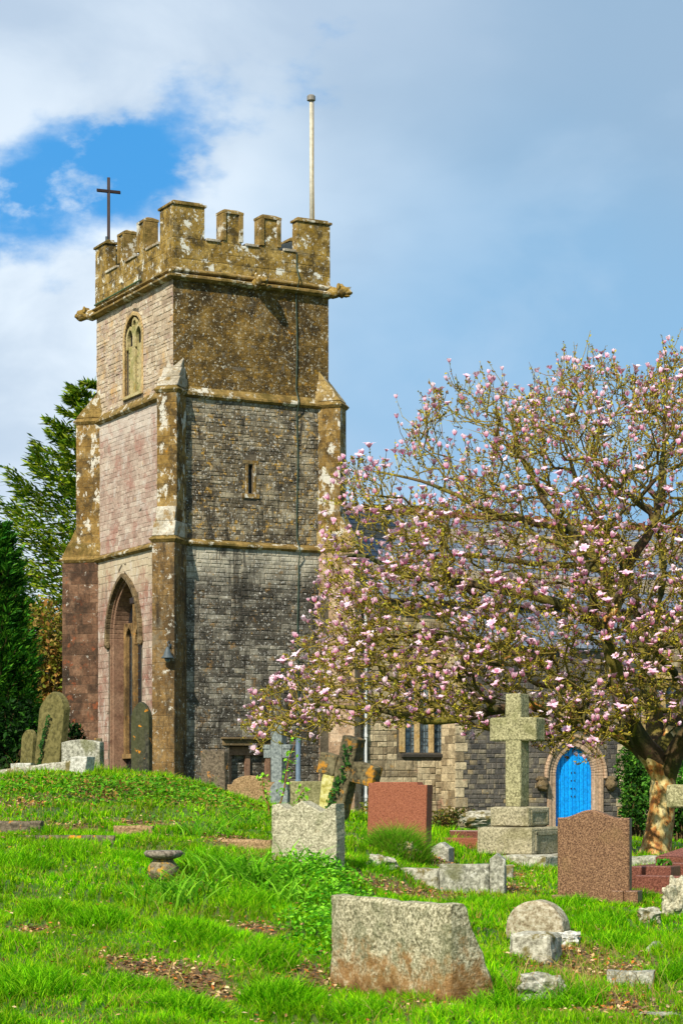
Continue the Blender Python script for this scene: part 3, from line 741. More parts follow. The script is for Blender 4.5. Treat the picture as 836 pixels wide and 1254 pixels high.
# slit window in the middle stage
fS = lambda off: (lambda a_, z: TW(0, -off, 0) + E1 * a_ + UP * z); fs = fS(OFF['m'])
s_ = MB()
s_.box(fs(2.49, 10.78) - SN * .1, E1 * .105, SN * .13, UP * .96); s_.box(fs(2.765, 10.78) - SN * .1, E1 * .105, SN * .13, UP * .96)
s_.box(fs(2.40, 11.742) - SN * .1, E1 * .56, SN * .125, UP * .12); s_.box(fs(2.36, 10.64) - SN * .1, E1 * .62, SN * .16, UP * .137)
sl_ = s_.build('slit_window', m_butt_mid, tower, bevel=.012)
g = MB(); g.box(fs(2.59, 10.76) - SN * .26, E1 * .2, SN * .02, UP * 1.0); g.build('glass', m_glass, sl_)
g = MB(); g.box(fs(2.6, 11.26) - SN * .235, E1 * .16, SN * .02, UP * .03); g.build('glazing_bar', m_leadgrey, sl_)

# low boarded opening at the foot
fl_ = fS(OFF['l']); w = MB()
w.box(fl_(LW[0] - .25, LW[3] + .002) - SN * .3, E1 * (LW[1] - LW[0] + .5), SN * .36, UP * .2)
w.box(fl_(LW[0] - .3, LW[3] + .204) - SN * .1, E1 * (LW[1] - LW[0] + .6), SN * .26, UP * .07)
lw = w.build('low_window', m_hood, tower, bevel=.02)
w = MB()
for a_ in (LW[0] + .02, LW[0] + .68, LW[1] - .2): w.box(fl_(a_, LW[2]) - SN * .33, E1 * .17, SN * .1, UP * (LW[3] - LW[2] - .3))
w.box(fl_(LW[0], LW[3] - .3) - SN * .33, E1 * (LW[1] - LW[0]), SN * .12, UP * .28)
w.build('mullions', m_dress_pink, lw, bevel=.012)
pcs = oriented(stone_wall(fl_(LW[0], 0) - SN * .34, E1, SN, LW[1] - LW[0], LW[2], LW[3] - .3, ch=(.09, .12), sl=(.2, .3)), E1, SN); emit(pcs, lw, m_low_s, 'brick', 30)
w = MB(); w.box(fl_(LW[0], LW[2]) - SN * .36, E1 * (LW[1] - LW[0]), SN * .02, UP * (LW[3] - LW[2])); w.build('blocking', m_mortar, lw)

# conductor cable and its hooks down the south face
cb = MB(); a_ = 4.33; pts = []
for z in np.linspace(18.7, 1.5, 40):
    off = .07 if z > ZP + .3 else (.3 if z > ZP - .15 else (.05 if z > ZM + .3 else (.27 if z > ZM - .15 else (.1 if z > ZL + .25 else (.31 if z > ZL - .15 else .16)))))
    pts.append(TW(a_ + .02 * math.sin(z * 1.7), -off, z))
cb.tube(pts, .022, 6); cb.build('lightning_cable', plain_mat('green_cable', S(50, 66, 54), rough=.5), tower)
cb = MB(); cb.tube([TW(0, 2.4 , ZP + .33) + WN * .1, TW(0, TWB - .05, ZP + .3) + WN * .1], .03, 6); cb.build('roof_pipe', plain_mat('green_pipe', S(60, 84, 50)), tower)
# hatch roof that shows through a crenel
h = MB(); h.prism([TW(3.9, 1.2, ZC + .1), TW(5.0, 1.2, ZC + .1), TW(5.0, 1.2, ZC + .75), TW(4.4, 1.2, ZC + .55)], E2 * 1.2); h.build('roof_hatch', m_leadgrey, tower, bevel=.01)

# lantern on the south-west buttress
lp = TW(0, 0, 0) + d_sw * (.84 + .02) + UP.cross(d_sw).normalized() * .24 + UP * (EYE + 153 * 66.1 / F)
lan = empty('wall_lantern', lp, 'small grey bell-shaped lantern fixed to the corner buttress of the tower', 'lamp')
m = MB(); m.tube([lp + UP * .3, lp + UP * .42 + d_sw * .1, lp + UP * .36 + d_sw * .22, lp + UP * .22 + d_sw * .22], .018, 6); m.tube([lp + UP * .22, lp + UP * .34], .05, 8); m.build('bracket', m_leadgrey, lan, smooth=True)
m = MB(); m.lathe(lp + d_sw * .22 - UP * .12, [(.2, 0), (.19, .03), (.13, .1), (.09, .22), (.06, .32), (.02, .36)], 12); m.build('shade', m_leadgrey, lan, smooth=True)
m = MB(); m.lathe(lp + d_sw * .22 - UP * .25, [(.03, 0), (.08, .05), (.1, .12)], 10); m.build('glass', m_glass, lan, smooth=True)

# iron cross and flagpole on the roof
cp = P(133, 306, 72.5); cr = empty('iron_cross', cp, 'thin dark iron cross standing on the far left corner of the tower roof', 'cross')
zt = P(133, 217, 72.5).z; za = P(133, 234, 72.5).z
m = MB(); m.box(cp - Vector((.05, .04, 1)), (.1, 0, 0), (0, .08, 0), (0, 0, zt - cp.z + 1)); m.build('upright', m_iron, cr, bevel=.01)
m = MB(); q = E1 * .9 - E2 * .2; q = Vector((.78, .3, 0)); m.box(Vector((cp.x, cp.y, za - .05)) - q / 2 - Vector((0, .05, 0)), q, (0, .1, 0), (0, 0, .1)); m.build('crossbar', m_iron, cr, bevel=.01)
m = MB(); m.tube([cp + Vector((-.06, -.05, -1.2)), cp + Vector((-.06, -.05, .45))], .05, 8); m.build('socket', m_leadgrey, cr)
fp = P(382, 285, 70.5); fp.z -= 1.0; po_ = empty('flagpole', fp, 'tall pale wooden flagpole rising from the tower roof, without a flag', 'flagpole')
zt = P(382, 116, 70.5).z
m = MB(); m.tube([fp, Vector((fp.x - .03, fp.y, zt - .15))], [.085, .06], 10)
m.build('pole', plain_mat('weathered_pole', S(176, 170, 150), rough=.5), po_, smooth=True)
m = MB(); m.lathe(Vector((fp.x - .03, fp.y, zt - .2)), [(.07, 0), (.14, .02), (.14, .16), (.1, .2), (.02, .22)], 12); m.build('truck', plain_mat('pole_cap', S(120, 116, 108)), po_)
m = MB(); m.tube([Vector((fp.x + .09, fp.y - .05, fp.z)), Vector((fp.x + .05, fp.y - .05, (fp.z + zt) / 2)), Vector((fp.x + .05, fp.y - .05, zt - .2))], .012, 4); m.build('halyard', plain_mat('halyard', S(150, 120, 40)), po_)
# ================================================================= THE NAVE AND ITS SOUTH CHAPEL
m_nave = stone_mat('grey_brown_rubble', [(0, S(96, 82, 62)), (.3, S(142, 126, 98)), (.65, S(178, 162, 130)), (1, S(204, 184, 148))],
    [(S(80, 70, 54), 1.1, .5, .63, .5), (S(186, 142, 66), 2.3, .6, .7, .6), (WHT, 7, .64, .68, .5), (S(188, 138, 112), 1.3, .6, .7, .5), (S(62, 56, 48), 2.2, .58, .68, .6, (1, 1, .3))], tint=.7, bump=.7, bscale=24)
m_chapel = stone_mat('dark_slatey_rubble', [(0, S(62, 60, 58)), (.55, S(98, 92, 84)), (.85, S(128, 118, 98)), (1, S(176, 150, 104))],
    [(S(48, 48, 50), .9, .48, .62, .6), (S(150, 118, 64), 3, .62, .7, .6), (WHT, 6, .65, .69, .6)], tint=.75, bump=.7, bscale=24)
m_slate = stone_mat('blue_grey_slate', [(0, S(78, 88, 104)), (.5, S(98, 108, 124)), (1, S(124, 130, 138))], [(S(150, 140, 118), 1.6, .55, .68, .5), (S(70, 72, 66), 2.5, .6, .7, .5)], tint=.6, rough=.5, bump=.3, spec=.4)
m_tanslate = stone_mat('brown_tile', [(0, S(120, 108, 92)), (1, S(150, 136, 116))], [(S(96, 98, 100), 2, .5, .65, .7)], tint=.6, bump=.3)
m_ridge = stone_mat('red_ridge_tile', [(0, S(104, 62, 46)), (1, S(134, 88, 64))], [(S(90, 70, 50), 3, .5, .65, .6)], tint=.6, bump=.3)
nave = empty('church_nave', TW(TWA, .3, .1), 'long stone nave with slate roof and blue arched door behind the magnolia', 'church')
def a_of(px, b):
    k = (px - CXP) / F
    return ((-T0.x - E2.x * b) + k * (67 + E2.y * b)) / (E1.x - k * E1.y)
def z_of(px, py, b):
    a = a_of(px, b); Y = TW(a, b).y; return EYE + (HY - py) * Y / F
NB, CB = -.35, -1.25       # wall planes
AE = 30.0
Z_EAVE = z_of(445, 727, NB)
c0, c1 = a_of(557, CB), a_of(768, CB)
ch_top = z_of(600, 792, CB)
# nave window 1
w1a, w1b = a_of(493, NB), a_of(549, NB); w1z0 = z_of(520, 922, NB); w1z1 = w1z0 + 3.0
w2a, w2b = a_of(790, NB), a_of(838, NB); w2z0 = z_of(810, 935, NB); w2z1 = w2z0 + 3.0
body = MB(); On = TW(0, NB)
ops = [[(b_, z0), (b_, z1), (a_, z1), (a_, z0)] for a_, b_, z0, z1 in ((w1a, w1b, w1z0, w1z1), (w2a, w2b, w2z0, w2z1))]
wall_face(body, On, E1, SN, [(TWA - .5, -.6), (AE, -.6), (AE, Z_EAVE), (TWA - .5, Z_EAVE)], ops, .3)
ND = 7.0; RZ = z_of(445, 627, 3.8)
wall_face(body, TW(0, NB + ND), -E1, E2, [(-AE, -.6), (-TWA, -.6), (-TWA, Z_EAVE), (-AE, Z_EAVE)], [], 0)
wall_face(body, TW(AE, NB), E2, E1, [(0, -.6), (ND, -.6), (ND, Z_EAVE), (ND / 2, RZ), (0, Z_EAVE)], [], 0)
body.build('wall', m_mortar, nave)
pcs = oriented(rubble(On + E1 * TWA, E1, SN, AE - TWA - 8, -.4, Z_EAVE, ch=(.17, .26), sl=(.24, .55), joint=.016, proud=(.005, .03),
    hole=lambda za, zb: [(a_ - TWA - .22, b_ - TWA + .22) for a_, b_, z0, z1 in ((w1a, w1b, w1z0, w1z1), (w2a, w2b, w2z0, w2z1)) if zb > z0 - .2 and za < z1 + .2] +
                        [(c0 - TWA + .05, c1 - TWA - .05)] * (zb < ch_top)), E1, SN)
pcs.sort(key=lambda p: -(p[3] * (3 if (p[0][0] - TW(TWA, NB)).dot(E1) < 6 and p[0][0].z < 4.5 else 1)))
emit([(a, b, c, -i) for i, (a, b, c, d) in enumerate(pcs)], nave, m_nave, 'wall_stone', 190)
# chapel block in front
cb_ = MB(); Oc = TW(0, CB)
dC, dW_, dZ0, dZs, dR = (a_of(680, CB) + a_of(727, CB)) / 2, (a_of(727, CB) - a_of(680, CB)) / 2, -.4, z_of(700, 950, CB), 0
dR = z_of(703, 914, CB) - dZs
wall_face(cb_, Oc, E1, SN, [(c0, -.6), (c1, -.6), (c1, ch_top), (c0, ch_top)], [arch_pts(dC, dW_ + .02, dZ0, dZs, dR + .02, 10)], .28)
cb_.box(TW(c0, CB + .001, -.6), E2 * (NB - CB), E1 * .01, UP * (ch_top + .6)); cb_.box(TW(c1 - .01, CB + .001, -.6), E2 * (NB - CB), E1 * .01, UP * (ch_top + .6))
cb_.build('chapel_wall', m_mortar, nave)
pcs = oriented(rubble(Oc + E1 * c0, E1, SN, c1 - c0, -.4, ch_top, ch=(.13, .22), sl=(.2, .42), joint=.014, proud=(.005, .03), hole=hole_fn([('arch', dC - c0, dW_ + .3, -.6, dZs, dR + .32)])), E1, SN)
emit(pcs, nave, m_chapel, 'chapel_stone', 150)
pcs = oriented(stone_wall(TW(c0, CB), E2, -E1, NB - CB, -.4, ch_top, ch=(.2, .3), sl=(.3, .6)), E2, -E1); emit(pcs, nave, m_nave, 'chapel_stone', 20)
# quoins at both ends of the chapel front
qs = []
z = -.3
while z < ch_top - .3:
    h_ = rand(.26, .36)
    for a_, s_ in ((c0, 1), (c1, -1)):
        l = rand(.25, .5); mbq = MB(); o_ = TW(a_ if s_ > 0 else a_ - l, CB, z) + SN * .035
        mbq.box(o_, E1 * l, -SN * .3, UP * (h_ - .02), (random.random(), .5, .5)); qs.append(mbq)
    z += h_
for q in qs: q.build('quoin', m_dress if random.random() < .15 else m_nave, nave, bevel=.015)
# slates
def slates(O, ud, down, L, H, gap, nrm, matfn, lim, rowh=.26, wdt=.36, name='roof_slate'):
    """rows of overlapping slates laid from the eave up; down is unit vector down the slope"""
    allp = {}
    rows = int(H / rowh)
    for r_ in range(rows + 1):
        x = -rand(0, wdt)
        while x < L:
            w_ = wdt * rand(.85, 1.1); x0, x1 = max(0, x), min(L, x + w_)
            if x1 - x0 > .06:
                t = (random.random(), .5, .5); o_ = O - down * (r_ * rowh); j = .006
                lift = .03 + rand(0, .008)
                V = [o_ + ud * (x0 + j) + nrm * lift, o_ + ud * (x1 - j) + nrm * lift, o_ + ud * (x1 - j) - down * (rowh + .03) + nrm * .012, o_ + ud * (x0 + j) - down * (rowh + .03) + nrm * .012,
                     o_ + ud * (x0 + j) + nrm * (lift - .018), o_ + ud * (x1 - j) + nrm * (lift - .018)]
                nn = (V[1] - V[0]).cross(V[3] - V[0]); Fc = [(0, 1, 2, 3), (4, 5, 1, 0), (4, 0, 3), (5, 2, 1)]
                if nn.dot(nrm) < 0: Fc = [tuple(reversed(f)) for f in Fc]
                allp.setdefault(matfn(r_), []).append((V, Fc, t, rand(0, 1) if x0 < L * .5 else -rand(0, 1)))
            x += w_
    for mt, p in allp.items(): emit(p, nave, mt, name, lim)
sl_v = (TW(0, NB + ND / 2, RZ) - TW(0, NB - .25, Z_EAVE - .15)); Hs = sl_v.length; upv = sl_v.normalized(); nrm = E1.cross(upv).normalized()
if nrm.z < 0: nrm = -nrm
rb = MB(); rb.box(TW(TWA, NB - .25, Z_EAVE - .15), E1 * (AE - TWA), sl_v, nrm * -.12)
q2 = (TW(0, NB + ND / 2, RZ) - TW(0, NB + ND + .25, Z_EAVE - .15)); rb.box(TW(TWA, NB + ND + .25, Z_EAVE - .15), E1 * (AE - TWA), q2, Vector((0, 0, -.12)))
rb.build('roof', m_slate, nave)
slates(TW(TWA, NB - .27, Z_EAVE - .16), E1, -upv, AE - TWA - 8, Hs, 0, nrm, lambda r_: m_tanslate if (r_ % 9) in (4, 5, 6) else m_slate, 100)
rows = MB(); x = TWA
while x < AE - 8:
    t_ = MB(); l = .42; c_ = TW(x, NB + ND / 2, RZ)
    t_.prism([c_ - E2 * .17 - UP * .1, c_ - E2 * .12 + UP * .05, c_ + UP * .13, c_ + E2 * .12 + UP * .05, c_ + E2 * .17 - UP * .1], E1 * (l - .02), (random.random(), .5, .5))
    t_.prism([c_ - E2 * .02 + UP * .12, c_ + UP * .2, c_ + E2 * .02 + UP * .12], E1 * (l - .12), (random.random(), .5, .5))
    t_.build('ridge_tile', m_ridge, nave); x += l
# chapel lean-to roof
lv = TW(0, NB, z_of(600, 742, NB)) - TW(0, CB - .2, ch_top); un = lv.normalized(); ln = E1.cross(un); ln = ln if ln.z > 0 else -ln
rb = MB(); rb.box(TW(c0 - .1, CB - .2, ch_top + .02), E1 * (c1 - c0 + .2), lv, ln * -.1); rb.build('roof', m_slate, nave)
slates(TW(c0 - .12, CB - .22, ch_top + .02), E1, -un, c1 - c0 + .24, lv.length, 0, ln, lambda r_: m_slate, 60)
gt = MB(); gt.tube([TW(TWA + .3, NB - .32, Z_EAVE - .2), TW(c0 + 14, NB - .32, Z_EAVE - .2)], .06, 8); gt.build('gutter', m_iron, nave)
# mullioned windows
def nave_window(a0, a1, z0, z1, n):
    f = lambda a_, z: TW(a_, NB, z); m = MB(); W_ = a1 - a0
    m.box(f(a0 - .2, z0) + SN * -.2, E1 * .22, SN * .235, UP * (z1 - z0)); m.box(f(a1 - .02, z0) + SN * -.2, E1 * .22, SN * .235, UP * (z1 - z0))
    m.box(f(a0 - .22, z1 + .001) + SN * -.2, E1 * (W_ + .44), SN * .24, UP * .22)
    o = m.build('window', m_dress, nave, bevel=.02)
    mu = MB(); lw_ = W_ / n
    for i in range(1, n): mu.box(f(a0 + lw_ * i - .075, z0) + SN * -.19, E1 * .15, SN * .14, UP * (z1 - z0))
    for i in range(n):
        c_ = a0 + lw_ * (i + .5); band(mu, arch_pts(c_, lw_ / 2 - .1, z1 - .6, z1 - .45, .35, 6), f, SN, .12, -.18, -.07)
    mu.build('mullions', m_dress, o, bevel=.012)
    g_ = MB(); g_.box(f(a0, z0) - SN * .26, E1 * W_, SN * .02, UP * (z1 - z0)); g_.build('glass', m_glass, o)
    l_ = MB()
    for i in range(n):
        for k in range(1, 12): l_.box(f(a0 + lw_ * i + .06, z0 + k * .24) - SN * .235, E1 * (lw_ - .12), SN * .012, UP * .018)
        for k in (1, 2): l_.box(f(a0 + lw_ * (i + k / 3) - .008, z0) - SN * .222, E1 * .016, SN * .01, UP * (z1 - z0))
    l_.build('leading', m_leadgrey, o)
    s_ = MB(); s_.prism([f(a0 - .12, z0 - .16) - SN * .1, f(a0 - .12, z0 - .16) + SN * .1, f(a0 - .12, z0 - .05) + SN * .12, f(a0 - .12, z0) - SN * .1], E1 * (W_ + .24)); s_.build('sill', plain_mat('dark_sill', S(58, 54, 48), rough=.9, bump=.5), o, bevel=.015)  # sill in one dark grey-brown tone
nave_window(w1a + .06, w1b - .06, w1z0, w1z1, 3); nave_window(w2a, w2b, w2z0, w2z1, 2)
# the blue door in its pink arch
f = lambda a_, z: TW(a_, CB, z)
m = MB(); band(m, arch_pts(dC, dW_, dZ0, dZs, dR, 12), f, SN, .2, -.25, .03); m_arch2 = stone_mat('pale_pink_arch', [(0, S(156, 128, 102)), (1, S(192, 164, 136))], [(S(116, 94, 74), 2, .52, .64, .6), (S(70, 60, 48), 3, .6, .68, .6, (1, 1, .4))], tint=0)
surr = m.build('door_arch', m_arch2, nave, bevel=.02)
m = MB(); band(m, arch_pts(dC, dW_ + .2, dZ0, dZs, dR + .16, 12), f, SN, .16, -.1, .07); m.build('outer_moulding', m_arch2, surr, bevel=.02)
m = MB(); band(m, arch_pts(dC, dW_ + .37, dZs - .1, dZs, dR + .3, 12), f, SN, .1, .0, .15); m.build('hood_mould', m_arch2, surr, bevel=.02)
for s_ in (-1, 1):
    m = MB(); V, Fc = blob(f(dC + s_ * (dW_ + .62), dZs - .32) + SN * .14, (.2, .18, .2), .45, 3, 3, 5 + s_); m.add(V, Fc)
    V, Fc = blob(f(dC + s_ * (dW_ + .62), dZs - .12) + SN * .08, (.22, .16, .1), .3, 3, 2, 9 + s_); m.add(V, Fc)
    m.build('carved_head', m_hood, surr, smooth=True)
m_blue = stone_mat('bright_blue_paint', [(0, S(0, 140, 226)), (1, S(10, 165, 248))], [(S(0, 118, 200), 1.3, .5, .7, .5, (6, 6, .4))], tint=.6, rough=.55, bump=.15, spec=.3)
leafs = []
for s_ in (-1, 1):
    lf = None
    npl = 5; pw = dW_ / npl
    for k in range(npl):
        u0 = dC + (s_ * k * pw if s_ > 0 else -(k + 1) * pw); u1 = u0 + pw
        def top(u_):
            d_ = abs(u_ - dC); lo_, hi_ = dZs, dZs + dR
            for _ in range(24):
                mdl = (lo_ + hi_) / 2; q = arch(mdl, dC, dW_, dZs, dR)
                if q and q[1] - dC > d_: lo_ = mdl
                else: hi_ = mdl
            return lo_
        m = MB(); j = .012; poly = [(u0 + j, dZ0), (u1 - j, dZ0)] + [(u1 - j + (u0 - u1 + 2 * j) * t_ / 4, top(min(max(u1 - j + (u0 - u1 + 2 * j) * t_ / 4, dC - dW_ + .01), dC + dW_ - .01))) for t_ in range(5)]
        dp = .012 * (k % 2); tt = (random.random(), .5, .5)
        m.prism([f(p, q) - SN * (.2 + dp) for p, q in poly], SN * .05, tt)
        if lf is None: lf = m.build('door_leaf', m_blue, nave, bevel=.008)
        else: m.build('plank', m_blue, lf, bevel=.008)
    m = MB(); m.prism([f(p, q) - SN * .22 for p, q in [(dC, dZ0), (dC + s_ * dW_ * .98, dZ0), (dC + s_ * dW_ * .98, dZs), (dC + s_ * dW_ * .6, dZs + dR * .55), (dC, dZs + dR * .96)]], SN * .015); m.build('backing', m_blue, lf)
    m = MB()
    for k in range(4): m.box(f(dC + s_ * .07, 1.0 + k * .27) - SN * .152, E1 * .03, SN * .02, UP * .05)
    m.build('studs', m_iron, lf)
# downpipe on the nave wall
ap = a_of(445, NB); m = MB(); m.tube([TW(ap, NB - .32, Z_EAVE - .2), TW(ap, NB - .12, Z_EAVE - .7), TW(ap, NB - .12, -.2)], .065, 8)
for z in (1, 3, 5, 6.6): m.tube([TW(ap, NB - .12, z), TW(ap, NB - .12, z + .1)], .085, 8)
m.build('downpipe', plain_mat('white_paint', S(214, 214, 210), rough=.45, var=.05), nave)
# ================================================================= GRAVES AND LOOSE STONES
def granite(name, dark, mid, light, layers=(), scale=26, bump=.8, rough=.85, zb=()):
    """speckled granite: crystals in three tones"""
    m, t, b, o, pos = new_mat(name)
    n = t.noise(pos, scale * 1.6, 4, .7); c = t.ramp(n, [(.36, dark), (.48, mid), (.62, light)])
    for k, L in enumerate(layers):
        col, sc, lo, hi, st = L[:5]; pv = t.vadd(pos, (k * 9.7 + 2, k * 5.1, 1))
        if len(L) > 5: pv = t.vmul(pv, L[5])
        c = t.mix(t.math('MULTIPLY', t.step(t.noise(pv, sc, 5, .62, .3), lo, hi), st), c, col)
    for col, z0, z1, st, wob in zb:
        s3 = t.new('ShaderNodeSeparateXYZ'); t.l.new(pos, s3.inputs[0])
        zz = t.math('ADD', s3.outputs[2], t.math('MULTIPLY', t.math('SUBTRACT', t.noise(pos, 7, 5, .65), .5), wob))
        c = t.mix(t.math('MULTIPLY', t.step(zz, z0, z1), st), c, col)
    t.put(b.inputs['Base Color'], c); b.inputs['Roughness'].default_value = rough; b.inputs['Specular IOR Level'].default_value = .25
    if bump:
        h = t.math('ADD', t.noise(pos, scale * 1.3, 4, .7), t.math('MULTIPLY', t.noise(pos, scale * .35, 3, .6), .9))
        bn = t.new('ShaderNodeBump'); bn.inputs['Strength'].default_value = bump; bn.inputs['Distance'].default_value = .02
        t.l.new(h, bn.inputs['Height']); t.l.new(bn.outputs[0], b.inputs['Normal'])
    return m
LICH = S(190, 184, 158)
g_pale = granite('pale_rough_granite', S(112, 106, 84), S(156, 150, 124), S(194, 188, 160), [(S(122, 122, 88), 2.2, .5, .65, .4), (S(150, 108, 62), 3, .62, .72, .4)])
g_front = granite('rust_stained_granite', S(88, 84, 62), S(142, 136, 106), S(200, 192, 162), [(S(96, 100, 68), 4, .5, .62, .5)],
    zb=[(S(140, 98, 44), .44, .04, .8, 1.4), (S(84, 58, 28), .2, -.1, .7, 1.2)])
g_cross = granite('yellow_green_granite', S(88, 84, 58), S(138, 133, 96), S(178, 172, 130), [(S(100, 100, 56), 2.5, .5, .64, .5)], scale=22)
g_base = granite('grey_buff_granite', S(100, 94, 74), S(146, 138, 110), S(180, 170, 140), [(S(112, 106, 66), 2.5, .5, .66, .5), (S(70, 62, 48), 1.8, .6, .7, .5)], scale=22)
g_brown = granite('polished_brown_granite', S(56, 38, 26), S(104, 74, 52), S(150, 116, 86), [(S(120, 96, 60), 1.5, .58, .7, .35)], scale=44, bump=.12, rough=.42)
g_red = granite('red_granite', S(98, 52, 32), S(128, 72, 47), S(144, 88, 61), [(S(150, 110, 80), 2, .6, .7, .3)], scale=40, bump=.25, rough=.6)
g_maroon = granite('polished_maroon_granite', S(64, 34, 26), S(100, 58, 46), S(132, 84, 68), scale=40, bump=.1, rough=.35)
g_buff = granite('brown_speckled_granite', S(92, 72, 46), S(136, 110, 76), S(170, 142, 104), [(S(92, 92, 60), 2, .55, .68, .5)], scale=26)
g_grey = granite('grey_lichened_limestone', S(96, 96, 84), S(136, 134, 118), S(176, 174, 158), [(S(92, 94, 44), 2.2, .52, .64, .6), (WHT, 7, .6, .66, .6)], scale=14)
g_moss = granite('mossy_limestone', S(110, 106, 90), S(152, 148, 130), S(186, 182, 164), [(S(96, 84, 26), 5, .5, .6, .85), (S(120, 90, 40), 3, .6, .7, .6)], scale=14)
g_white = granite('white_lichened_stone', S(140, 138, 126), S(172, 170, 158), S(200, 198, 188), [(S(110, 104, 80), 3, .58, .7, .6)], scale=12)
g_olive = granite('olive_algae_stone', S(66, 62, 32), S(92, 86, 46), S(112, 104, 62), [(S(120, 118, 92), 5, .62, .7, .5)], scale=9, bump=.3)
g_blackst = granite('black_lichened_slate', S(26, 26, 22), S(46, 46, 38), S(70, 68, 56), [(S(70, 72, 38), 1.2, .5, .62, .6, (1, 1, .25)), (S(200, 128, 20), 6, .62, .66, .85)], scale=10, bump=.4)
g_lich = granite('orange_lichened_stone', S(56, 50, 34), S(86, 78, 54), S(112, 102, 74), [(S(178, 122, 30), 6, .54, .62, .88), (S(120, 112, 84), 3, .54, .62, .6), (S(40, 38, 28), 1.6, .55, .68, .5)], scale=12, bump=.5)
g_blue = granite('blue_grey_marble', S(84, 92, 92), S(112, 120, 118), S(136, 144, 140), [(S(80, 80, 66), 1.5, .55, .7, .5, (1, 1, .4))], scale=12, bump=.2)
g_kerb = granite('dark_kerb_stone', S(56, 50, 40), S(88, 78, 62), S(116, 104, 86), [(S(200, 130, 20), 5, .62, .66, .9), (S(80, 84, 36), 2, .52, .64, .6)], scale=14)
g_flat = granite('algae_green_stone', S(86, 84, 54), S(120, 116, 80), S(150, 144, 106), [(S(92, 90, 50), 2, .5, .65, .5, (1, 1, .3))], scale=16, bump=.4)

def dirs(t): return Vector((math.cos(R(t)), -math.sin(R(t)), 0)), Vector((math.sin(R(t)), math.cos(R(t)), 0))   # width (runs right and nearer), depth (runs back)
def grid_slab(mb, base, W_, H, T, t, top=lambda u_: 1.0, nu=22, nv=18, rough=.006, edge=.015, lean=(0, 0), tcol=None, sink=.12, freq=9, Tt=None, taper=1.0):
    """a stone slab built from grids; base = front lower left corner, top(u) = height factor, Tt = thickness at the top"""
    w, d = dirs(t); base = Vector(base); Tt = T if Tt is None else Tt
    def pt(u_, v_, s):   # u 0..1, v 0..1, s: 0 front 1 back
        h = -sink + (H * top(u_) + sink) * v_; fv = max(0, h / H)
        th = T + (Tt - T) * fv; uu = .5 + (u_ - .5) * (1 + (taper - 1) * fv)
        e = 0
        eu = min(u_, 1 - u_) * W_; ev = (1 - v_) * H
        k = max(0, 1 - eu / edge) ** 2 + max(0, 1 - ev / edge) ** 2
        q = base + w * (uu * W_ + lean[0] * h) + d * (th * s + lean[1] * h) + UP * h
        q += (d if s == 0 else -d) * min(1, k) * edge * .8
        nz = mnoise.fractal(q * freq, .7, 2.2, 4) * rough
        return q + (-d if s == 0 else d) * nz + UP * (mnoise.noise(q * freq * .8) * rough * (1 if v_ > .97 else 0)) + w * (mnoise.noise(q * freq * .9 + Vector((5, 5, 5))) * rough * (1 if min(u_, 1 - u_) < .02 else 0))
    us = [0, edge * .4 / W_, edge * 1.1 / W_] + [i / nu for i in range(1, nu)] + [1 - edge * 1.1 / W_, 1 - edge * .4 / W_, 1]; us = sorted(us)
    vs = [i / nv for i in range(nv)] + [1 - edge * .8 / H, 1]; vs = sorted(vs)
    A = len(us); B = len(vs); V = [pt(u_, v_, 0) for v_ in vs for u_ in us] + [pt(u_, v_, 1) for v_ in vs for u_ in us]
    nn = A * B; Fc = []
    for j in range(B - 1):
        for i in range(A - 1):
            a = j * A + i; Fc.append((a, a + 1, a + A + 1, a + A)); Fc.append((nn + a, nn + a + A, nn + a + A + 1, nn + a + 1))
    for j in range(B - 1):
        a = j * A; Fc.append((a, a + A, nn + a + A, nn + a)); a = j * A + A - 1; Fc.append((a, nn + a, nn + a + A, a + A))
    for i in range(A - 1):
        a = (B - 1) * A + i; Fc.append((a, a + 1, nn + a + 1, nn + a + A * 0)); a = i; Fc.append((a, nn + a, nn + a + 1, a + 1))
    mb.add(V, Fc, tcol)
def snapY(px, py): return ghit(px, py)[1]
def place(pxl, pxr, pyt, pyb, Y, t):
    """front lower left corner, width and height of a slab whose front spans these photograph pixels"""
    w, d = dirs(t); kl, kr = (pxl - CXP) / F, (pxr - CXP) / F
    x0 = kl * Y; L = (x0 - kr * Y) / (-kr * math.sin(R(t)) * 1 - math.cos(R(t))) if False else (kr * Y - x0) / (math.cos(R(t)) + kr * math.sin(R(t)))
    z0 = EYE + (HY - pyb) * Y / F; z1 = EYE + (HY - pyt) * Y / F
    return Vector((x0, Y, z0)), L, z1 - z0
def headstone(name, pxl, pxr, pyt, pyb, Y, t, T, mat, label, cat='gravestone', top=lambda u_: 1.0, group=None, smooth=True, **kw):
    group = {'headstone': 'headstones standing in the churchyard', 'kerb_block': 'end blocks of grave kerbs'}[name]
    b, L, H = place(pxl, pxr, pyt, pyb, Y, t); mb = MB(); grid_slab(mb, b, L, H, T, t, top, **kw)
    o = mb.build(name, mat, None, smooth=False, loc=b); tagit(o, label, cat, group)
    return o, b, L, H
def gothic(u_, p=.62):   # pointed top
    x = abs(u_ - .5) * 2; Rg = 1.5; return p + (1 - p) * math.sqrt(max(0, Rg * Rg - (x + Rg - 1) ** 2)) / math.sqrt(Rg * Rg - (Rg - 1) ** 2)
def roundtop(u_, p=.7):
    x = abs(u_ - .5) * 2; return p + (1 - p) * math.sqrt(max(0, 1 - x * x))
def camel(u_, lo=.9):
    x = abs(u_ - .46); return lo + (1 - lo) * (.5 + .5 * math.cos(min(1, x / .4) * math.pi))
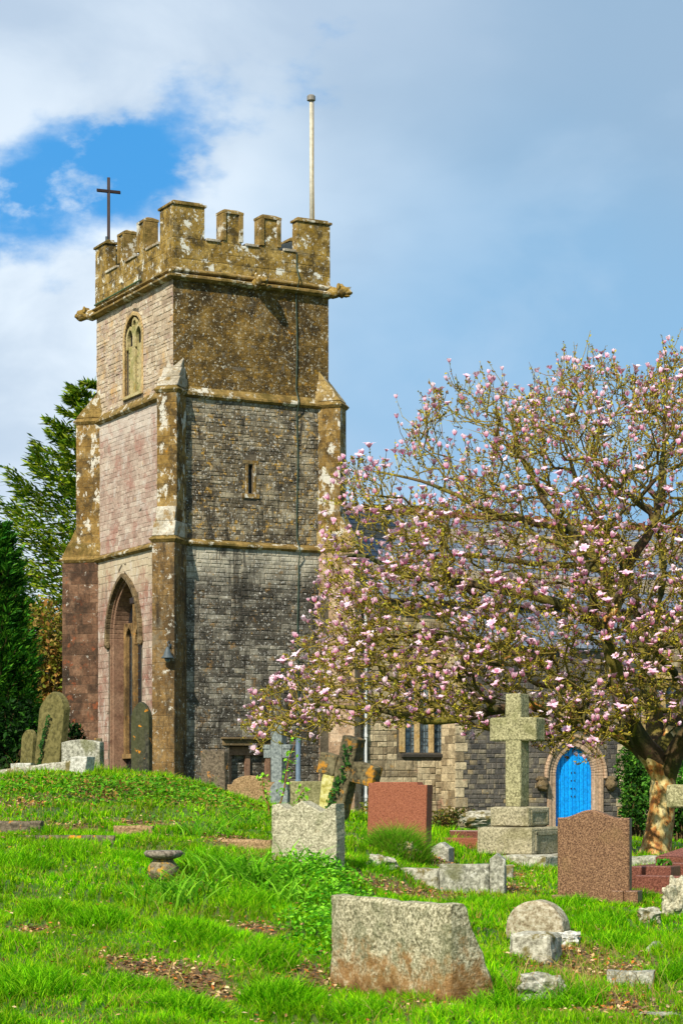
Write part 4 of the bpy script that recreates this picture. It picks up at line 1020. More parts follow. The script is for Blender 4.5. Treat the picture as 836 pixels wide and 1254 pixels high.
def triple(u_):    # three low gables
    if u_ < .12: return .93 + u_ * .25
    if u_ < .25: return .96 - (u_ - .12) * .75
    if u_ < .47: return .8625 + (u_ - .25) * .62
    if u_ < .78: return .999 - (u_ - .47) * .56
    if u_ < .96: return .825 + (u_ - .78) * .85
    return .965

# the big slab in the foreground: face seen full, right end falling away in a slope
b = P(403, 1200, 16.1); b.z = .02; w53, d53 = dirs(50); end = P(549, 1232, 14.85); L = (Vector((end.x, end.y, 0)) - Vector((b.x, b.y, 0))); tt = math.degrees(math.atan2(-L.y, L.x)); L = L.length
mb = MB(); grid_slab(mb, b, L, P(403, 1097, 16.1).z - b.z, .46, tt, top=lambda u_: 1.0 + .008 * math.sin(u_ * 7), nu=46, nv=26, rough=.016, edge=.03, Tt=.16, freq=7)
o = mb.build('stone_slab', g_front, None, loc=b); tagit(o, 'broad pale granite slab with rust-brown stains and sloping back, the nearest stone in the grass', 'gravestone')

headstone('headstone', 332, 411, 981, 1060, 23, 28, .22, g_pale, 'rough pale granite headstone with three low gabled peaks in front of the leaning cross', top=triple, rough=.012, nu=34, freq=10)
headstone('headstone', 682, 770, 992, 1121, 22, 22, .13, g_brown, 'polished brown speckled granite headstone with curved top, in front of the blue door', top=lambda u_: camel(u_, .925), rough=.001, nu=30, edge=.02)
o_b, b_, L_, H_ = None, *place(682, 770, 992, 1121, 22, 22); w, d = dirs(22)
hs = bpy.data.objects['headstone.001']
for k, (u0, u1) in enumerate(((-.07, .13), (.76, .93), (.955, 1.13))):
    m = MB(); zz = H_ * .245 if k else H_ * .19
    m.box(b_ + w * (u0 * L_) - d * .035 - UP * .1, w * ((u1 - u0) * L_), d * (.2 if k < 2 else .2), UP * (zz + .1)); m.build('foot_block', g_brown, hs, bevel=.008)
hs['label'] = 'polished brown speckled granite headstone with curved top and foot blocks before the blue door'
# red headstone with a stepped top
o, b, L, H = headstone('headstone', 449, 521, 958, 1034, 27, 24, .2, g_red, 'smooth red granite headstone with squared stepped top, beside the white downpipe', top=lambda u_: .985 if u_ < .1 else (1 if u_ < .83 else .955), rough=.001, nu=40, edge=.012, lean=(-.0, .06))
# granites behind
headstone('headstone', 278, 336, 950, 1000, 37, 14, .16, g_buff, 'low brown speckled granite headstone with rounded shoulders below the grey marble cross', top=lambda u_: .78 if u_ < .1 else (.84 + .16 * math.sin(min(1, max(0, (u_ - .1) / .75)) * math.pi) ** .6 if u_ < .9 else .84), rough=.006)
headstone('headstone', 355, 402, 957, 1000, 33.5, 14, .14, g_flat, 'flat-topped green-stained stone directly behind the pale three-peaked headstone', top=lambda u_: 1.0, rough=.005)
headstone('headstone', 389, 408, 925, 1000, 31.5, 14, .1, granite('yellow_lichened_slab', S(140, 132, 60), S(176, 168, 96), S(196, 190, 136), scale=8, bump=.3), 'narrow pointed pale yellow stone half hidden behind the leaning cross', top=lambda u_: .55 + .45 * (u_ ** .5), rough=.004, lean=(.1, 0))
headstone('headstone', 247, 276, 918, 985, 41, 30, .13, g_kerb, 'dark leaning headstone with scalloped top at the foot of the tower', top=lambda u_: .93 + .07 * abs(math.sin(u_ * 3 * math.pi)) ** .5, rough=.006, lean=(-.07, .05))
# left group
headstone('headstone', 40, 70, 848, 952, 35, 42, .15, g_olive, 'tall olive green pointed headstone with ivy on it at the left edge', top=lambda u_: gothic(u_, .74), rough=.003, nu=30, lean=(.1, .04))
big = bpy.data.objects['headstone.007'] if 'headstone.007' in bpy.data.objects else None
headstone('headstone', 23, 37, 894, 952, 36.5, 48, .1, g_olive, 'small grey-green round-topped headstone, leftmost of all', top=lambda u_: roundtop(u_, .75), rough=.003, lean=(.12, 0))
headstone('headstone', 75, 122, 906, 955, 34.5, 22, .16, g_grey, 'low wide lichened grey headstone with shallow curved top left of the west window', top=lambda u_: .93 + .07 * math.sin(u_ * math.pi), rough=.006)
o, b, L, H = headstone('headstone', 160, 182, 860, 968, 39, 34, .12, g_blackst, 'narrow black pointed headstone edged with orange lichen before the west window', top=lambda u_: gothic(u_, .78), rough=.003, nu=30)
m = MB(); q = P(119, 904, 45); m.box(q - UP * 1.2 - Vector((.07, 0, 0)), (.16, 0, 0), (0, .16, 0), (0, 0, 1.2)); tagit(m.build('stone_post', g_lich, None, loc=q - UP * 1.2, bevel=.02), 'short square stone post with yellow lichened top beside the red buttress', 'post')
# long grave kerb on the crest with its white end block
b = P(-12, 950, 34.2); e_ = P(86, 934, 33.2); dv_ = e_ - b; m = MB(); t_ = math.degrees(math.atan2(-dv_.y, dv_.x)); grid_slab(m, b - UP * .07, dv_.length, .14, .18, t_, rough=.02, nu=40, nv=6, edge=.02)
for i in range(len(m.V)): m.V[i].z += (m.V[i].x - b.x) / dv_.length * dv_.z
tagit(m.build('grave_kerb', g_moss, None, loc=b), 'long low lichened grey grave kerb along the crest of the bank', 'kerb')
headstone('kerb_block', 84, 104, 927, 952, 33, 25, .26, g_white, 'squat white lichened end block of the kerb on the crest', 'stone block', rough=.012, lean=(.1, 0))
headstone('kerb_block', 13, 37, 935, 955, 34.6, 20, .2, g_white, 'small pale block behind the kerb, below the small round-topped headstone', 'stone block', rough=.01)
# kerb stones in the grass of the bank
def kerb(pxl, pxr, py, Y, t, h, T, mat, label, sink=.08, slope=0, cat='kerb'):
    Y = snapY((pxl + pxr) / 2, py - 3); b = P(pxl, py, Y); kr = (pxr - CXP) / F; L = (kr * Y - b.x) / (math.cos(R(t)) + kr * math.sin(R(t)))
    m = MB(); grid_slab(m, b, L, h, T, t, rough=.009, nu=24, nv=5, edge=.018, sink=sink, freq=8)
    for v in m.V: v.z += (v.x - b.x) * slope
    return tagit(m.build('grave_kerb', mat, None, loc=b), label, cat, 'kerb stones lying in the grass')
kerb(-30, 50, 1024, 25, 4, .17, .2, g_kerb, 'dark kerb stone with orange lichen spots at the left edge of the bank', sink=.1)
kerb(139, 187, 1026, 25, 3, .14, .14, g_buff, 'short flat brown kerb stone lying in the bank grass')
kerb(20, 140, 1032, 24.6, 3, .08, .1, g_kerb, 'thin sunken kerb edge between the two stones in the bank')
kerb(258, 330, 1036, 25, 40, .08, .12, g_buff, 'thin half buried kerb edge beside the pale three-peaked headstone')

# the leaning lichened cross with ivy
def beam_pts(base, ax, side, dep, a0, a1, s0, s1, T): 
    return base + ax * a0 + side * s0, ax * (a1 - a0), side * (s1 - s0), dep * T
b = P(404, 1015, 30); w, d = dirs(30); lean = R(14); ax = (UP * math.cos(lean) + w * math.sin(lean)).normalized(); sd_ = (w * math.cos(lean) - UP * math.sin(lean)).normalized()
lc = empty('leaning_cross', b, 'tilted dark stone cross covered in orange lichen with ivy climbing its shaft', 'cross')
def rough_box(mb, o, ex, ey, ez, n=8, rough=.008, edge=.02):
    bm = bmesh.new(); bmesh.ops.create_cube(bm, size=1); bmesh.ops.subdivide_edges(bm, edges=bm.edges, cuts=n, use_grid_fill=True)
    o, ex, ey, ez = map(Vector, (o, ex, ey, ez)); c = o + (ex + ey + ez) / 2; V = []
    ls = (ex.length, ey.length, ez.length)
    for v in bm.verts:
        p = v.co; q = [0, 0, 0]; near = [max(0, 1 - (.5 - abs(p[i])) * ls[i] / edge) for i in range(3)]
        s_ = sorted(near)[1]   # second largest closeness: an edge
        f_ = [p[i] * (1 - (edge * .5 * s_ * near[i]) / (ls[i] / 2)) for i in range(3)]
        w_ = c + ex * f_[0] + ey * f_[1] + ez * f_[2]
        V.append(w_ + Vector((mnoise.noise(w_ * 8), mnoise.noise(w_ * 8 + Vector((9, 0, 0))), mnoise.noise(w_ * 8 + Vector((0, 9, 0))))) * rough + Vector((mnoise.noise(w_ * 25), 0, mnoise.noise(w_ * 25 + Vector((3, 3, 3))))) * rough * .5)
    mb.add(V, [tuple(v.index for v in f.verts) for f in bm.faces]); bm.free()
s30 = F / 30
m = MB(); rough_box(m, b - sd_ * .13, sd_ * .26, d * .26, ax * 1.33, 10); m.build('shaft', g_lich, lc)
m = MB(); rough_box(m, b - sd_ * .42 + ax * .72 - d * .01, sd_ * .29, d * .24, ax * .3, 6); m.build('arm', g_lich, lc); m = MB(); rough_box(m, b + sd_ * .13 + ax * .72 - d * .01, sd_ * .38, d * .24, ax * .3, 6); m.build('arm', g_lich, lc)
IV = []
m_leafv = attr_mat('leaf_green', .6, .25, .1)
def leaf_quads(pts, size, cols, up=.3, name='leaves', mat=None, parent=None, fold=True, nrm=None):
    """one small folded leaf of two triangles at each point"""
    pts = np.asarray(pts, float); n = len(pts); s_ = size * rng.uniform(.6, 1.3, n)[:, None]
    a = rng.normal(size=(n, 3)); a /= np.linalg.norm(a, axis=1)[:, None]
    if nrm is not None:
        N_ = np.asarray(nrm, float) + rng.normal(size=(n, 3)) * .4
    else: N_ = rng.normal(size=(n, 3)) + np.array([0, 0, up * 3])
    N_ /= np.linalg.norm(N_, axis=1)[:, None]
    a = a - N_ * (a * N_).sum(1)[:, None]; a /= np.linalg.norm(a, axis=1)[:, None] + 1e-9; b_ = np.cross(N_, a)
    V = np.stack([pts - a * s_, pts + b_ * s_ * .55 + N_ * s_ * .12, pts + a * s_, pts - b_ * s_ * .55 + N_ * s_ * .12], 1).reshape(-1, 3)
    i = np.arange(n)[:, None] * 4; T = np.concatenate([i + [0, 1, 2], i + [0, 2, 3]], 0)
    c = np.repeat(cols, 4, 0); me = np_mesh(name, V, None, T, mat or m_leafv, c)
    return me
def colmix(n, cols, w=None):
    cols = np.array(cols); idx = rng.choice(len(cols), n, p=w); c = cols[idx] * rng.uniform(.75, 1.25, (n, 1)); return c
ivp = []; ivn = []
for i in range(150):
    z = rand(.05, 1.2); off = rand(-.08, .05) - .05 * math.sin(z * 5); p = b + ax * z + sd_ * off - d * .03; ivp.append(p); ivn.append(-d)
o = link('ivy', leaf_quads(ivp, .035, colmix(150, [S(40, 78, 30), S(64, 112, 38), S(30, 56, 26)]), nrm=ivn), lc); o['kind'] = 'stuff'

# blue-grey marble cross, grey metal post
b = P(338, 985, 43); mc = empty('marble_cross', b, 'slim blue-grey marble cross with short arms at the tower foot', 'cross'); w, d = dirs(30); s43 = F / 43
H = (985 - 888) / s43
m = MB(); m.box(b - w * .13, w * .26, d * .2, UP * (H - .12)); m.prism([b - w * .15 + UP * (H - .12), b + w * .15 + UP * (H - .12), b + w * .13 + UP * (H - .02), b + UP * H, b - w * .13 + UP * (H - .02)], d * .22); m.build('shaft', g_blue, mc, bevel=.015)
za = (985 - 920) / s43
for s_ in (-1, 1):
    m = MB()
    o_ = b + w * (.13 * s_ if s_ > 0 else -.31) + UP * (za - .14); m.box(o_ + d * .01, w * .18, d * .18, UP * .26); m.box(o_ + UP * .18 - d * .01 + w * (.02 * s_), w * .19, d * .22, UP * .09)
    m.build('arm', g_blue, mc, bevel=.015)
m = MB(); q = P(365, 985, 47); tq = P(365, 903, 47); m.tube([q, tq], .055, 8); m.lathe(q + UP * .45, [(.055, 0), (.07, .01), (.07, .08), (.055, .09)], 8); tagit(m.build('metal_post', plain_mat('painted_blue_grey_metal', S(98, 116, 134), rough=.5), None, loc=q), 'thin upright blue-grey metal post between the marble cross and the leaning cross', 'post')
q = P(181, 962, 38.5); m = MB(); m.lathe(q, [(.1, 0), (.11, .1), (.135, .12), (.135, .17), (.12, .18), (.1, .15), (.02, .14)], 14); tagit(m.build('grave_vase', plain_mat('white_pot', S(205, 205, 200)), None, loc=q, smooth=True), 'little white pot standing at the foot of the black pointed headstone', 'pot')
headstone('headstone', 330, 352, 957, 990, 36, 20, .12, g_blue, 'small blue-grey stone lying between the speckled headstone and the flat green one', top=lambda u_: roundtop(u_, .6), rough=.006)

# the tall granite cross on its steps
w, d = dirs(32); Yc = 30.0; s = F / Yc
gc = empty('granite_cross', P(583, 1085, Yc), 'tall yellow-green granite cross on a two-stepped base left of the blue door', 'cross')
def block(name, pxl, pxr, pyt, pyb, Y, W_, D_, mat, par, rough=.006, edge=.025):
    b = P(pxl, pyb, Y); m = MB(); z1 = EYE + (HY - pyt) * Y / F; rough_box(m, b, w * W_, d * D_, UP * (z1 - b.z), 12, rough, edge); return m.build(name, mat, par), b, z1
o, b, z1 = block('base_step', 583, 641, 1013, 1047, Yc, .88, .98, g_base, gc)
m = MB(); c0_ = b + w * .88; 
for (za_, zb_, da, db) in ((.06, .32, .1, .16), (.28, .34, .1, .88), (.06, .32, .84, .88)): m.box(c0_ + w * -.01 + UP * za_ + d * da, w * .022, d * (db - da), UP * (zb_ - za_))
m.build('panel_frame', g_base, o, bevel=.006)
ctr = b + w * .44 + d * .49
o, b2, z2 = (lambda bb: (None, bb, bb.z + .30))(ctr - w * .31 - d * .34 + UP * (z1 - b.z + .003))
m = MB(); rough_box(m, b2, w * .62, d * .68, UP * .28, 12, .006, .025); step2 = m.build('base_step', g_base, gc)
m = MB(); c1_ = b2 + w * .62
for (za_, zb_, da, db) in ((.04, .22, .08, .12), (.2, .24, .08, .6), (.04, .22, .56, .6), (.03, .06, .08, .6)): m.box(c1_ - w * .01 + UP * za_ + d * da, w * .02, d * (db - da), UP * (zb_ - za_))
m.build('panel_frame', g_base, step2, bevel=.006)
sb = ctr + UP * (b2.z + .28 - ctr.z); sb = Vector((ctr.x - .04, ctr.y, b2.z + .28)); topz = P(633, 850, sb.y).z; Hc = topz - sb.z
m = MB(); rough_box(m, sb - w * .125 - d * .14, w * .25, d * .28, UP * Hc, 16, .005, .02); m.build('shaft', g_cross, gc)
zc = P(633, 908, sb.y).z; zd = P(633, 879, sb.y).z
m = MB(); rough_box(m, Vector((sb.x, sb.y, zc)) - w * .37 - d * .15, w * .74, d * .3, UP * (zd - zc), 12, .005, .02); m.build('arm', g_cross, gc)
m = MB(); q = P(633, 1070, 29.3); rough_box(m, q - w * .3, w * .75, d * 1.5, UP * .25, 12, .012, .03); rough_box(m, q - w * .62 - d * .1 + UP * .05, w * .5, d * 1.4, UP * .12, 12, .02, .04); m.build('plinth', g_moss, gc)
# the cross whose arm enters on the right
w, d = dirs(28); b = P(856, 1100, 24.5); rc = empty('granite_cross', b, 'granite cross cut off by the right edge, its arm end before the trunk', 'cross'); s = F / 24.5
m = MB(); Hh = (1100 - 925) / s; rough_box(m, b - w * .13, w * .26, d * .24, UP * (Hh - .0), 10, .006, .02); m.build('shaft', g_cross, rc)
m = MB(); za_ = (1100 - 990) / s; rough_box(m, b - w * .4 + UP * za_ - d * .01, w * .8, d * .26, UP * .27, 10, .006, .02); m.build('arm', g_cross, rc)
m = MB(); rough_box(m, b - w * .35 - d * .3 - UP * .3, w * .7, d * .8, UP * .42, 8, .006, .02); m.build('base_step', g_base, rc)

# kerbed grave in the middle with gabled corner block
t0 = 8; w, d = dirs(t0); b = P(470, 1086, snapY(540, 1088)); kg = empty('kerbed_grave', b, 'kerbed grave of rough grey granite with a gabled corner block, filled with grass', 'grave')
L = (P(598, 1085, b.y).x - b.x) / math.cos(R(t0))
m = MB(); grid_slab(m, b, L * .52, .2, .2, t0, rough=.012, nu=30, nv=6, edge=.025); m.build('kerb_stone', g_moss, kg)
m = MB(); grid_slab(m, b + w * L * .525, L * .47, .25, .2, t0, rough=.012, nu=30, nv=6, edge=.025); m.build('kerb_stone', g_grey, kg)
m = MB(); grid_slab(m, b + w * (L * 1.0) - UP * .02, .17, .4, .26, t0, top=lambda u_: .82 + .18 * (1 - abs(u_ - .45) * 2), rough=.008, nu=12, nv=8, edge=.02); m.build('corner_block', g_grey, kg)
m = MB(); grid_slab(m, b + w * .25 + d * 2.1 + UP * .0, L * .9, .16, .16, t0, rough=.012, nu=30, nv=5, edge=.02); m.build('kerb_stone', g_moss, kg)
o, *_ = headstone('kerb_block', 527, 549, 1032, 1054, 26.5, 24, .2, g_grey, 'small gabled grey block standing in the grass in front of the red granite kerb', 'stone block', top=lambda u_: .68 + .32 * (1 - abs(u_ - .5) * 2), rough=.006)
# loose rocks
def rock(px, py, Y, rad, label, mat, seed, amp=.35, boxy=.5, cat='rock', name='rock', rot=0):
    Yn = snapY(px, py + rad[2] * F / Y * .7) if Y < 28 else Y; rad = [r_ * Yn / Y for r_ in rad]; c = P(px, py, Yn); V, Fc = blob((0, 0, 0), (1, 1, 1), amp, 1.6, 4, seed); q = []
    for v in V:
        l = max(abs(v.x), abs(v.y), abs(v.z)); v = v * (1 - boxy) + (v / l if l else v) * boxy * .8 * v.length
        v = Vector((v.x * rad[0], v.y * rad[1], v.z * rad[2])); v.rotate(Matrix.Rotation(rot, 3, 'Y')); q.append(c + v + Vector((mnoise.noise(v * 30 + c), mnoise.noise(v * 30), 0)) * .006)
    m = MB(); m.add(q, Fc); return tagit(m.build(name, mat, None, smooth=False, loc=c), label, cat, 'loose stones in the churchyard grass')
rock(468, 1058, 25, (.2, .15, .1), 'mossy wedge-shaped rock left of the gabled block, below the grass tuft', g_moss, 2.1, rot=.2)
rock(495, 1045, 25.8, (.15, .13, .13), 'rounded pinkish rock with yellow lichen in front of the red headstone', granite('pink_rock', S(120, 100, 76), S(168, 148, 120), S(190, 176, 150), [(S(196, 150, 50), 5, .56, .62, .8)], scale=14), 5.2, amp=.5, boxy=.2)
rock(795, 1122, 20.5, (.12, .1, .09), 'small square mossy stone at the foot of the maroon steps', g_moss, 4.4, boxy=.7)
rock(828, 1104, 20, (.13, .16, .2), 'craggy pale boulder at the right edge beside the steps', g_pale, 8.8, amp=.45, boxy=.3)
rock(691, 1151, 17.6, (.13, .1, .07), 'little pale broken stone lying against the mossy block', g_white, 6.6, amp=.4)
rock(664, 1213, 15.4, (.18, .14, .12), 'sunken grey block among straw near the bottom edge', g_grey, 3.3, boxy=.75)
rock(592, 1004, 34, (.35, .25, .14), 'yellowish rough boulder at the wall foot left of the tall cross', g_moss, 1.7)
rock(806, 1243, 14.6, (.15, .08, .02), 'thin grey shard lying in the grass in the bottom right corner', g_grey, 9.1, boxy=.5)
# half-round stone
b = P(618, 1150, 18.6); m = MB(); t_ = 26; grid_slab(m, b, .54, .34, .2, t_, top=lambda u_: .25 + .75 * math.sqrt(max(0, 1 - (abs(u_ - .5) * 2) ** 2)) if 0 < u_ < 1 else .25, rough=.008, nu=26, nv=10, edge=.03)
tagit(m.build('half_round_stone', granite('sandy_half_round', S(112, 98, 74), S(150, 138, 112), S(180, 172, 150), [(S(200, 198, 186), 5, .6, .66, .6)], scale=16), None, loc=b), 'fallen half-round stone like a loaf with a pale pitted face, resting behind the mossy block', 'stone')
m = MB(); b = P(622, 1184, 17.2); w, d = dirs(24); rough_box(m, b - UP * .06, w * .36, d * .34, UP * .33, 10, .014, .03); tagit(m.build('stone_block', g_moss, None, loc=b), 'squat grey block with brown moss patches in front of the half-round stone', 'stone block')
# gabled kerb end bottom right and its kerb
o, *_ = headstone('kerb_block', 784, 817, 1153, 1197, 17.6, 28, .17, g_grey, 'pointed gabled grey block at the lower right among straw', 'stone block', top=lambda u_: .6 + .4 * (1 - abs(u_ - .45) * 2 * .9), rough=.006)
kerb(742, 800, 1212, 16.6, 10, .13, .2, g_grey, 'low grey kerb stone left of the pointed gabled block')
# maroon kerb set on the right
w, d = dirs(28)
def mbox(name, px, py, Y, W_, D_, H_, mat, par, bev=.012):
    b = P(px, py, Y); m = MB(); m.box(b - UP * .1, w * W_, d * D_, UP * (H_ + .1)); return m.build(name, mat, par, bevel=bev), b
mg = empty('maroon_grave', P(790, 1118, 22.5), 'polished maroon granite kerb set with steps and corner blocks right of the brown headstone', 'grave')
mbox('kerb_stone', 778, 1112, 23, .5, .14, .17, g_maroon, mg); mbox('kerb_stone', 777, 1092, 23.6, .6, .12, .18, g_maroon, mg)
mbox('kerb_stone', 772, 1090, 24.2, .13, .9, .27, g_maroon, mg); o, bb = mbox('corner_block', 790, 1091, 24.0, .3, .34, .28, g_maroon, mg)
mbox('kerb_stone', 812, 1086, 24.9, .9, .14, .28, g_maroon, mg)
m = MB(); q = P(770, 1098, 23.4); m.box(q, w * .62, d * .5, UP * .02); m.build('ledger', g_buff, mg)
pb = P(813, 1065, 24.15); pot = empty('flower_pot', pb, 'small red plant pot with a green seedling on the maroon corner block', 'plant pot')
m = MB(); m.lathe(pb - UP * .01, [(.055, 0), (.06, .03), (.068, .05), (.06, .055), (.02, .05)], 14); m.build('pot', plain_mat('terracotta', S(176, 62, 34)), pot, smooth=True)
lp_ = [pb + Vector((rand(-.08, .08), rand(-.06, .06), rand(.05, .11))) for _ in range(45)]; link('leaves', leaf_quads(lp_, .03, colmix(45, [S(96, 150, 40), S(60, 120, 30)])), pot)
lb = P(802, 1063, 27); tg = empty('tomb', lb, 'maroon granite tomb with a hipped lid partly in view at the right edge', 'tomb'); w, d = dirs(35)
m = MB(); m.box(lb - UP * .2, w * 1.0, d * 1.6, UP * .34); m.build('chest', g_maroon, tg, bevel=.012)
m = MB(); q = lb + UP * .144; m.add([q, q + w * 1.0, q + w * 1.0 + d * 1.6, q + d * 1.6, q + w * .5 + d * .35 + UP * .2, q + w * .5 + d * 1.25 + UP * .2], [(0, 1, 4), (1, 2, 5, 4), (2, 3, 5), (3, 0, 4, 5), (3, 2, 1, 0)]); m.build('hipped_lid', g_maroon, tg, bevel=.01)
w, d = dirs(20)
m = MB(); q = P(742, 1062, 29); rough_box(m, q - UP * .1, w * .75, d * .25, UP * .25, 10, .02, .04); tagit(m.build('grave_kerb', g_grey, None, loc=q), 'rough grey kerb stone behind the maroon set, left of the tree trunk', 'kerb')
# maroon kerb behind the red headstone
w, d = dirs(12); mr = empty('red_kerb', P(530, 1048, 31), 'polished red granite kerb between the red headstone and the tall cross', 'kerb')
m = MB(); q = P(530, 1048, 31); m.box(q - UP * .1, w * .9, d * .14, UP * .36); m.build('kerb_stone', g_red, mr, bevel=.01); m = MB(); m.box(q + UP * .08 - d * .004, w * .9, d * .02, UP * .012); m.build('joint_line', g_white, mr)
m = MB(); m.box(q + w * .05 + d * 1.2 - UP * .1, w * 1.1, d * .14, UP * .44); m.build('kerb_stone', g_maroon, mr, bevel=.01)
w, d = dirs(24)
m = MB(); q = P(672, 1047, 33); m.box(q, w * .5, d * .15, UP * .35); tagit(m.build('grave_kerb', g_maroon, None, loc=q, bevel=.01), 'dark red kerb end just visible between the tall cross and the brown headstone', 'kerb')
headstone('headstone', 684, 700, 996, 1040, 33, 10, .2, g_blackst, 'dark stone block in shade behind the brown headstone', rough=.01) if False else None
# worn urn in the grass
uy = snapY(200, 1078); q = P(200, 1076, uy)
ur = empty('stone_urn', q, 'worn stone urn with orange lichen and a flat dark rim, alone in the grass', 'urn')
m = MB(); m.lathe(q, [(.05, -.05), (.13, 0), (.155, .06), (.15, .12), (.11, .17), (.1, .19)], 24, wob=.12); m.build('bowl', granite('lichened_urn', S(70, 62, 46), S(110, 98, 74), S(140, 128, 104), [(S(190, 144, 40), 9, .52, .6, .85)], scale=14), ur, smooth=True)
m = MB(); m.lathe(q + UP * .188, [(.1, 0), (.17, .025), (.19, .06), (.17, .085), (.08, .08), (.01, .07)], 24, wob=.1); m.build('rim', granite('dark_rim', S(74, 66, 56), S(112, 102, 88), S(150, 140, 122), [(S(150, 146, 130), 6, .6, .66, .6)], scale=14), ur, smooth=True)
# ================================================================= GROUND, GRASS AND LITTER
xs = np.concatenate([np.linspace(-400, -22, 20)[:-1], np.linspace(-22, 22, 260), np.linspace(22, 400, 20)[1:]])
ys = np.concatenate([np.linspace(-60, 9, 12)[:-1], np.linspace(9, 42, 260), np.linspace(42, 100, 60)[1:], np.linspace(100, 900, 24)[1:]])
X, Y = np.meshgrid(xs, ys); Z = gz(X, Y); nx = len(xs); i = np.arange(len(ys) - 1)[:, None] * nx + np.arange(nx - 1)[None]
m, t, b, o, pos = new_mat('turf_soil')
c = t.ramp(t.noise(pos, 1.3, 6, .65), [(.3, S(38, 58, 14)), (.5, S(58, 90, 18)), (.66, S(90, 84, 36))])
c = t.mix(t.math('MULTIPLY', t.step(t.noise(pos, 30, 4, .7), .45, .7), .6), c, S(104, 88, 44)); b.inputs['Roughness'].default_value = .95

# footprints where no blades grow (low stones): centre pixels, radii in metres
LIT = []     # litter patches (x, y, rx, ry)
for (px0, py0, rx, ry) in ((38, 1142, .22, .2), (200, 1190, .3, .22), (140, 1176, .25, .18), (240, 1204, .25, .2), (285, 1222, .3, .2), (60, 1017, .6, .3), (170, 1014, .5, .25), (230, 985, .3, .25), (290, 1030, .4, .4), (120, 1128, .2, .12), (170, 1183, .22, .15), (120, 1170, .2, .12),
                       (40, 985, .5, .4), (680, 1195, .3, .3), (740, 1235, .45, .3), (560, 1235, .4, .3), (500, 1098, .9, .35), (600, 1090, .5, .5), (640, 1075, .5, .5), (390, 1205, .3, .35), (310, 1140, .3, .2), (780, 1190, .3, .3),
                       (120, 975, .5, .4), (690, 1165, .4, .4), (540, 1060, .6, .5)):
    x_, y_ = ghit(px0, py0); LIT.append((x_, y_, rx, ry * 1.6))
LIT = np.array(LIT)
def lit_at(x, y):
    m_ = np.zeros(len(x))
    for a, b_, rx, ry in LIT: m_ = np.maximum(m_, np.exp(-(((x - a) / rx) ** 2 + ((y - b_) / ry) ** 2)))
    return m_
at = t.new('ShaderNodeAttribute', attribute_name='tint'); sp_ = t.new('ShaderNodeSeparateColor'); t.l.new(at.outputs[0], sp_.inputs[0])
br = t.ramp(t.noise(pos, 18, 5, .7), [(.35, S(52, 38, 22)), (.5, S(96, 72, 42)), (.65, S(134, 106, 66))]); t.put(b.inputs['Base Color'], t.mix(t.step(t.math('ADD', sp_.outputs[0], t.math('MULTIPLY', t.math('SUBTRACT', t.noise(pos, 5, 5, .6), .5), .8)), .3, .55), c, br))
lt = lit_at(X.ravel(), Y.ravel()); g = link('ground', np_mesh('ground', np.stack([X, Y, Z], -1).reshape(-1, 3), np.stack([i, i + 1, i + nx + 1, i + nx], -1).reshape(-1, 4), None, m, np.stack([lt, lt, lt], 1), smooth=True)); g['kind'] = 'structure'
def pnoise(x, y, f, seed):
    r_ = np.random.default_rng(seed); out = np.zeros(len(x))
    for k in range(7):
        a = r_.uniform(0, 2 * np.pi); ff = f * r_.uniform(.6, 1.7); out += np.sin((x * np.cos(a) + y * np.sin(a)) * ff + r_.uniform(0, 6.28) + 1.3 * np.sin((x * np.sin(a) - y * np.cos(a)) * ff * .7 + r_.uniform(0, 6)))
    return out / 7 * 1.6
def scatter(n, y0, y1, pw=1.0, margin=1.22):
    """positions denser near the camera"""
    q = rng.uniform(0, 1, n); y = (y0 ** pw + q * (y1 ** pw - y0 ** pw)) ** (1 / pw); x = rng.uniform(-1, 1, n) * y * .161 * margin + 0.0
    return x, y
KEEP = []   # rectangles kept clear: (base, width dir, length, depth dir, depth)
def keepout(b_, t_, L_, D_): KEEP.append((b_, *dirs(t_), L_, D_))
keepout(P(470, 1089, 24.2), 8, 2.0, .22); keepout(P(139, 1026, 25), 3, .5, .16); keepout(P(-30, 1024, 25), 4, .85, .2); keepout(P(742, 1212, 16.6), 10, .4, .2)
keepout(P(333, 1060, 23), 28, .8, .2); keepout(P(403, 1200, 16.1), 50, 1.4, .4); keepout(P(633, 1070, 29.3) - dirs(32)[0] * .7, 32, 1.5, 1.5); keepout(P(20, 1032, 24.6), 3, 1.2, .1)
keepout(P(622, 1182, 17.2), 24, .28, .3); keepout(P(642, 1222, 15.3), 0, .34, .2); keepout(P(620, 1142, 18.6), 26, .45, .16); keepout(P(772, 1112, 23), 28, 1.2, 1.3)
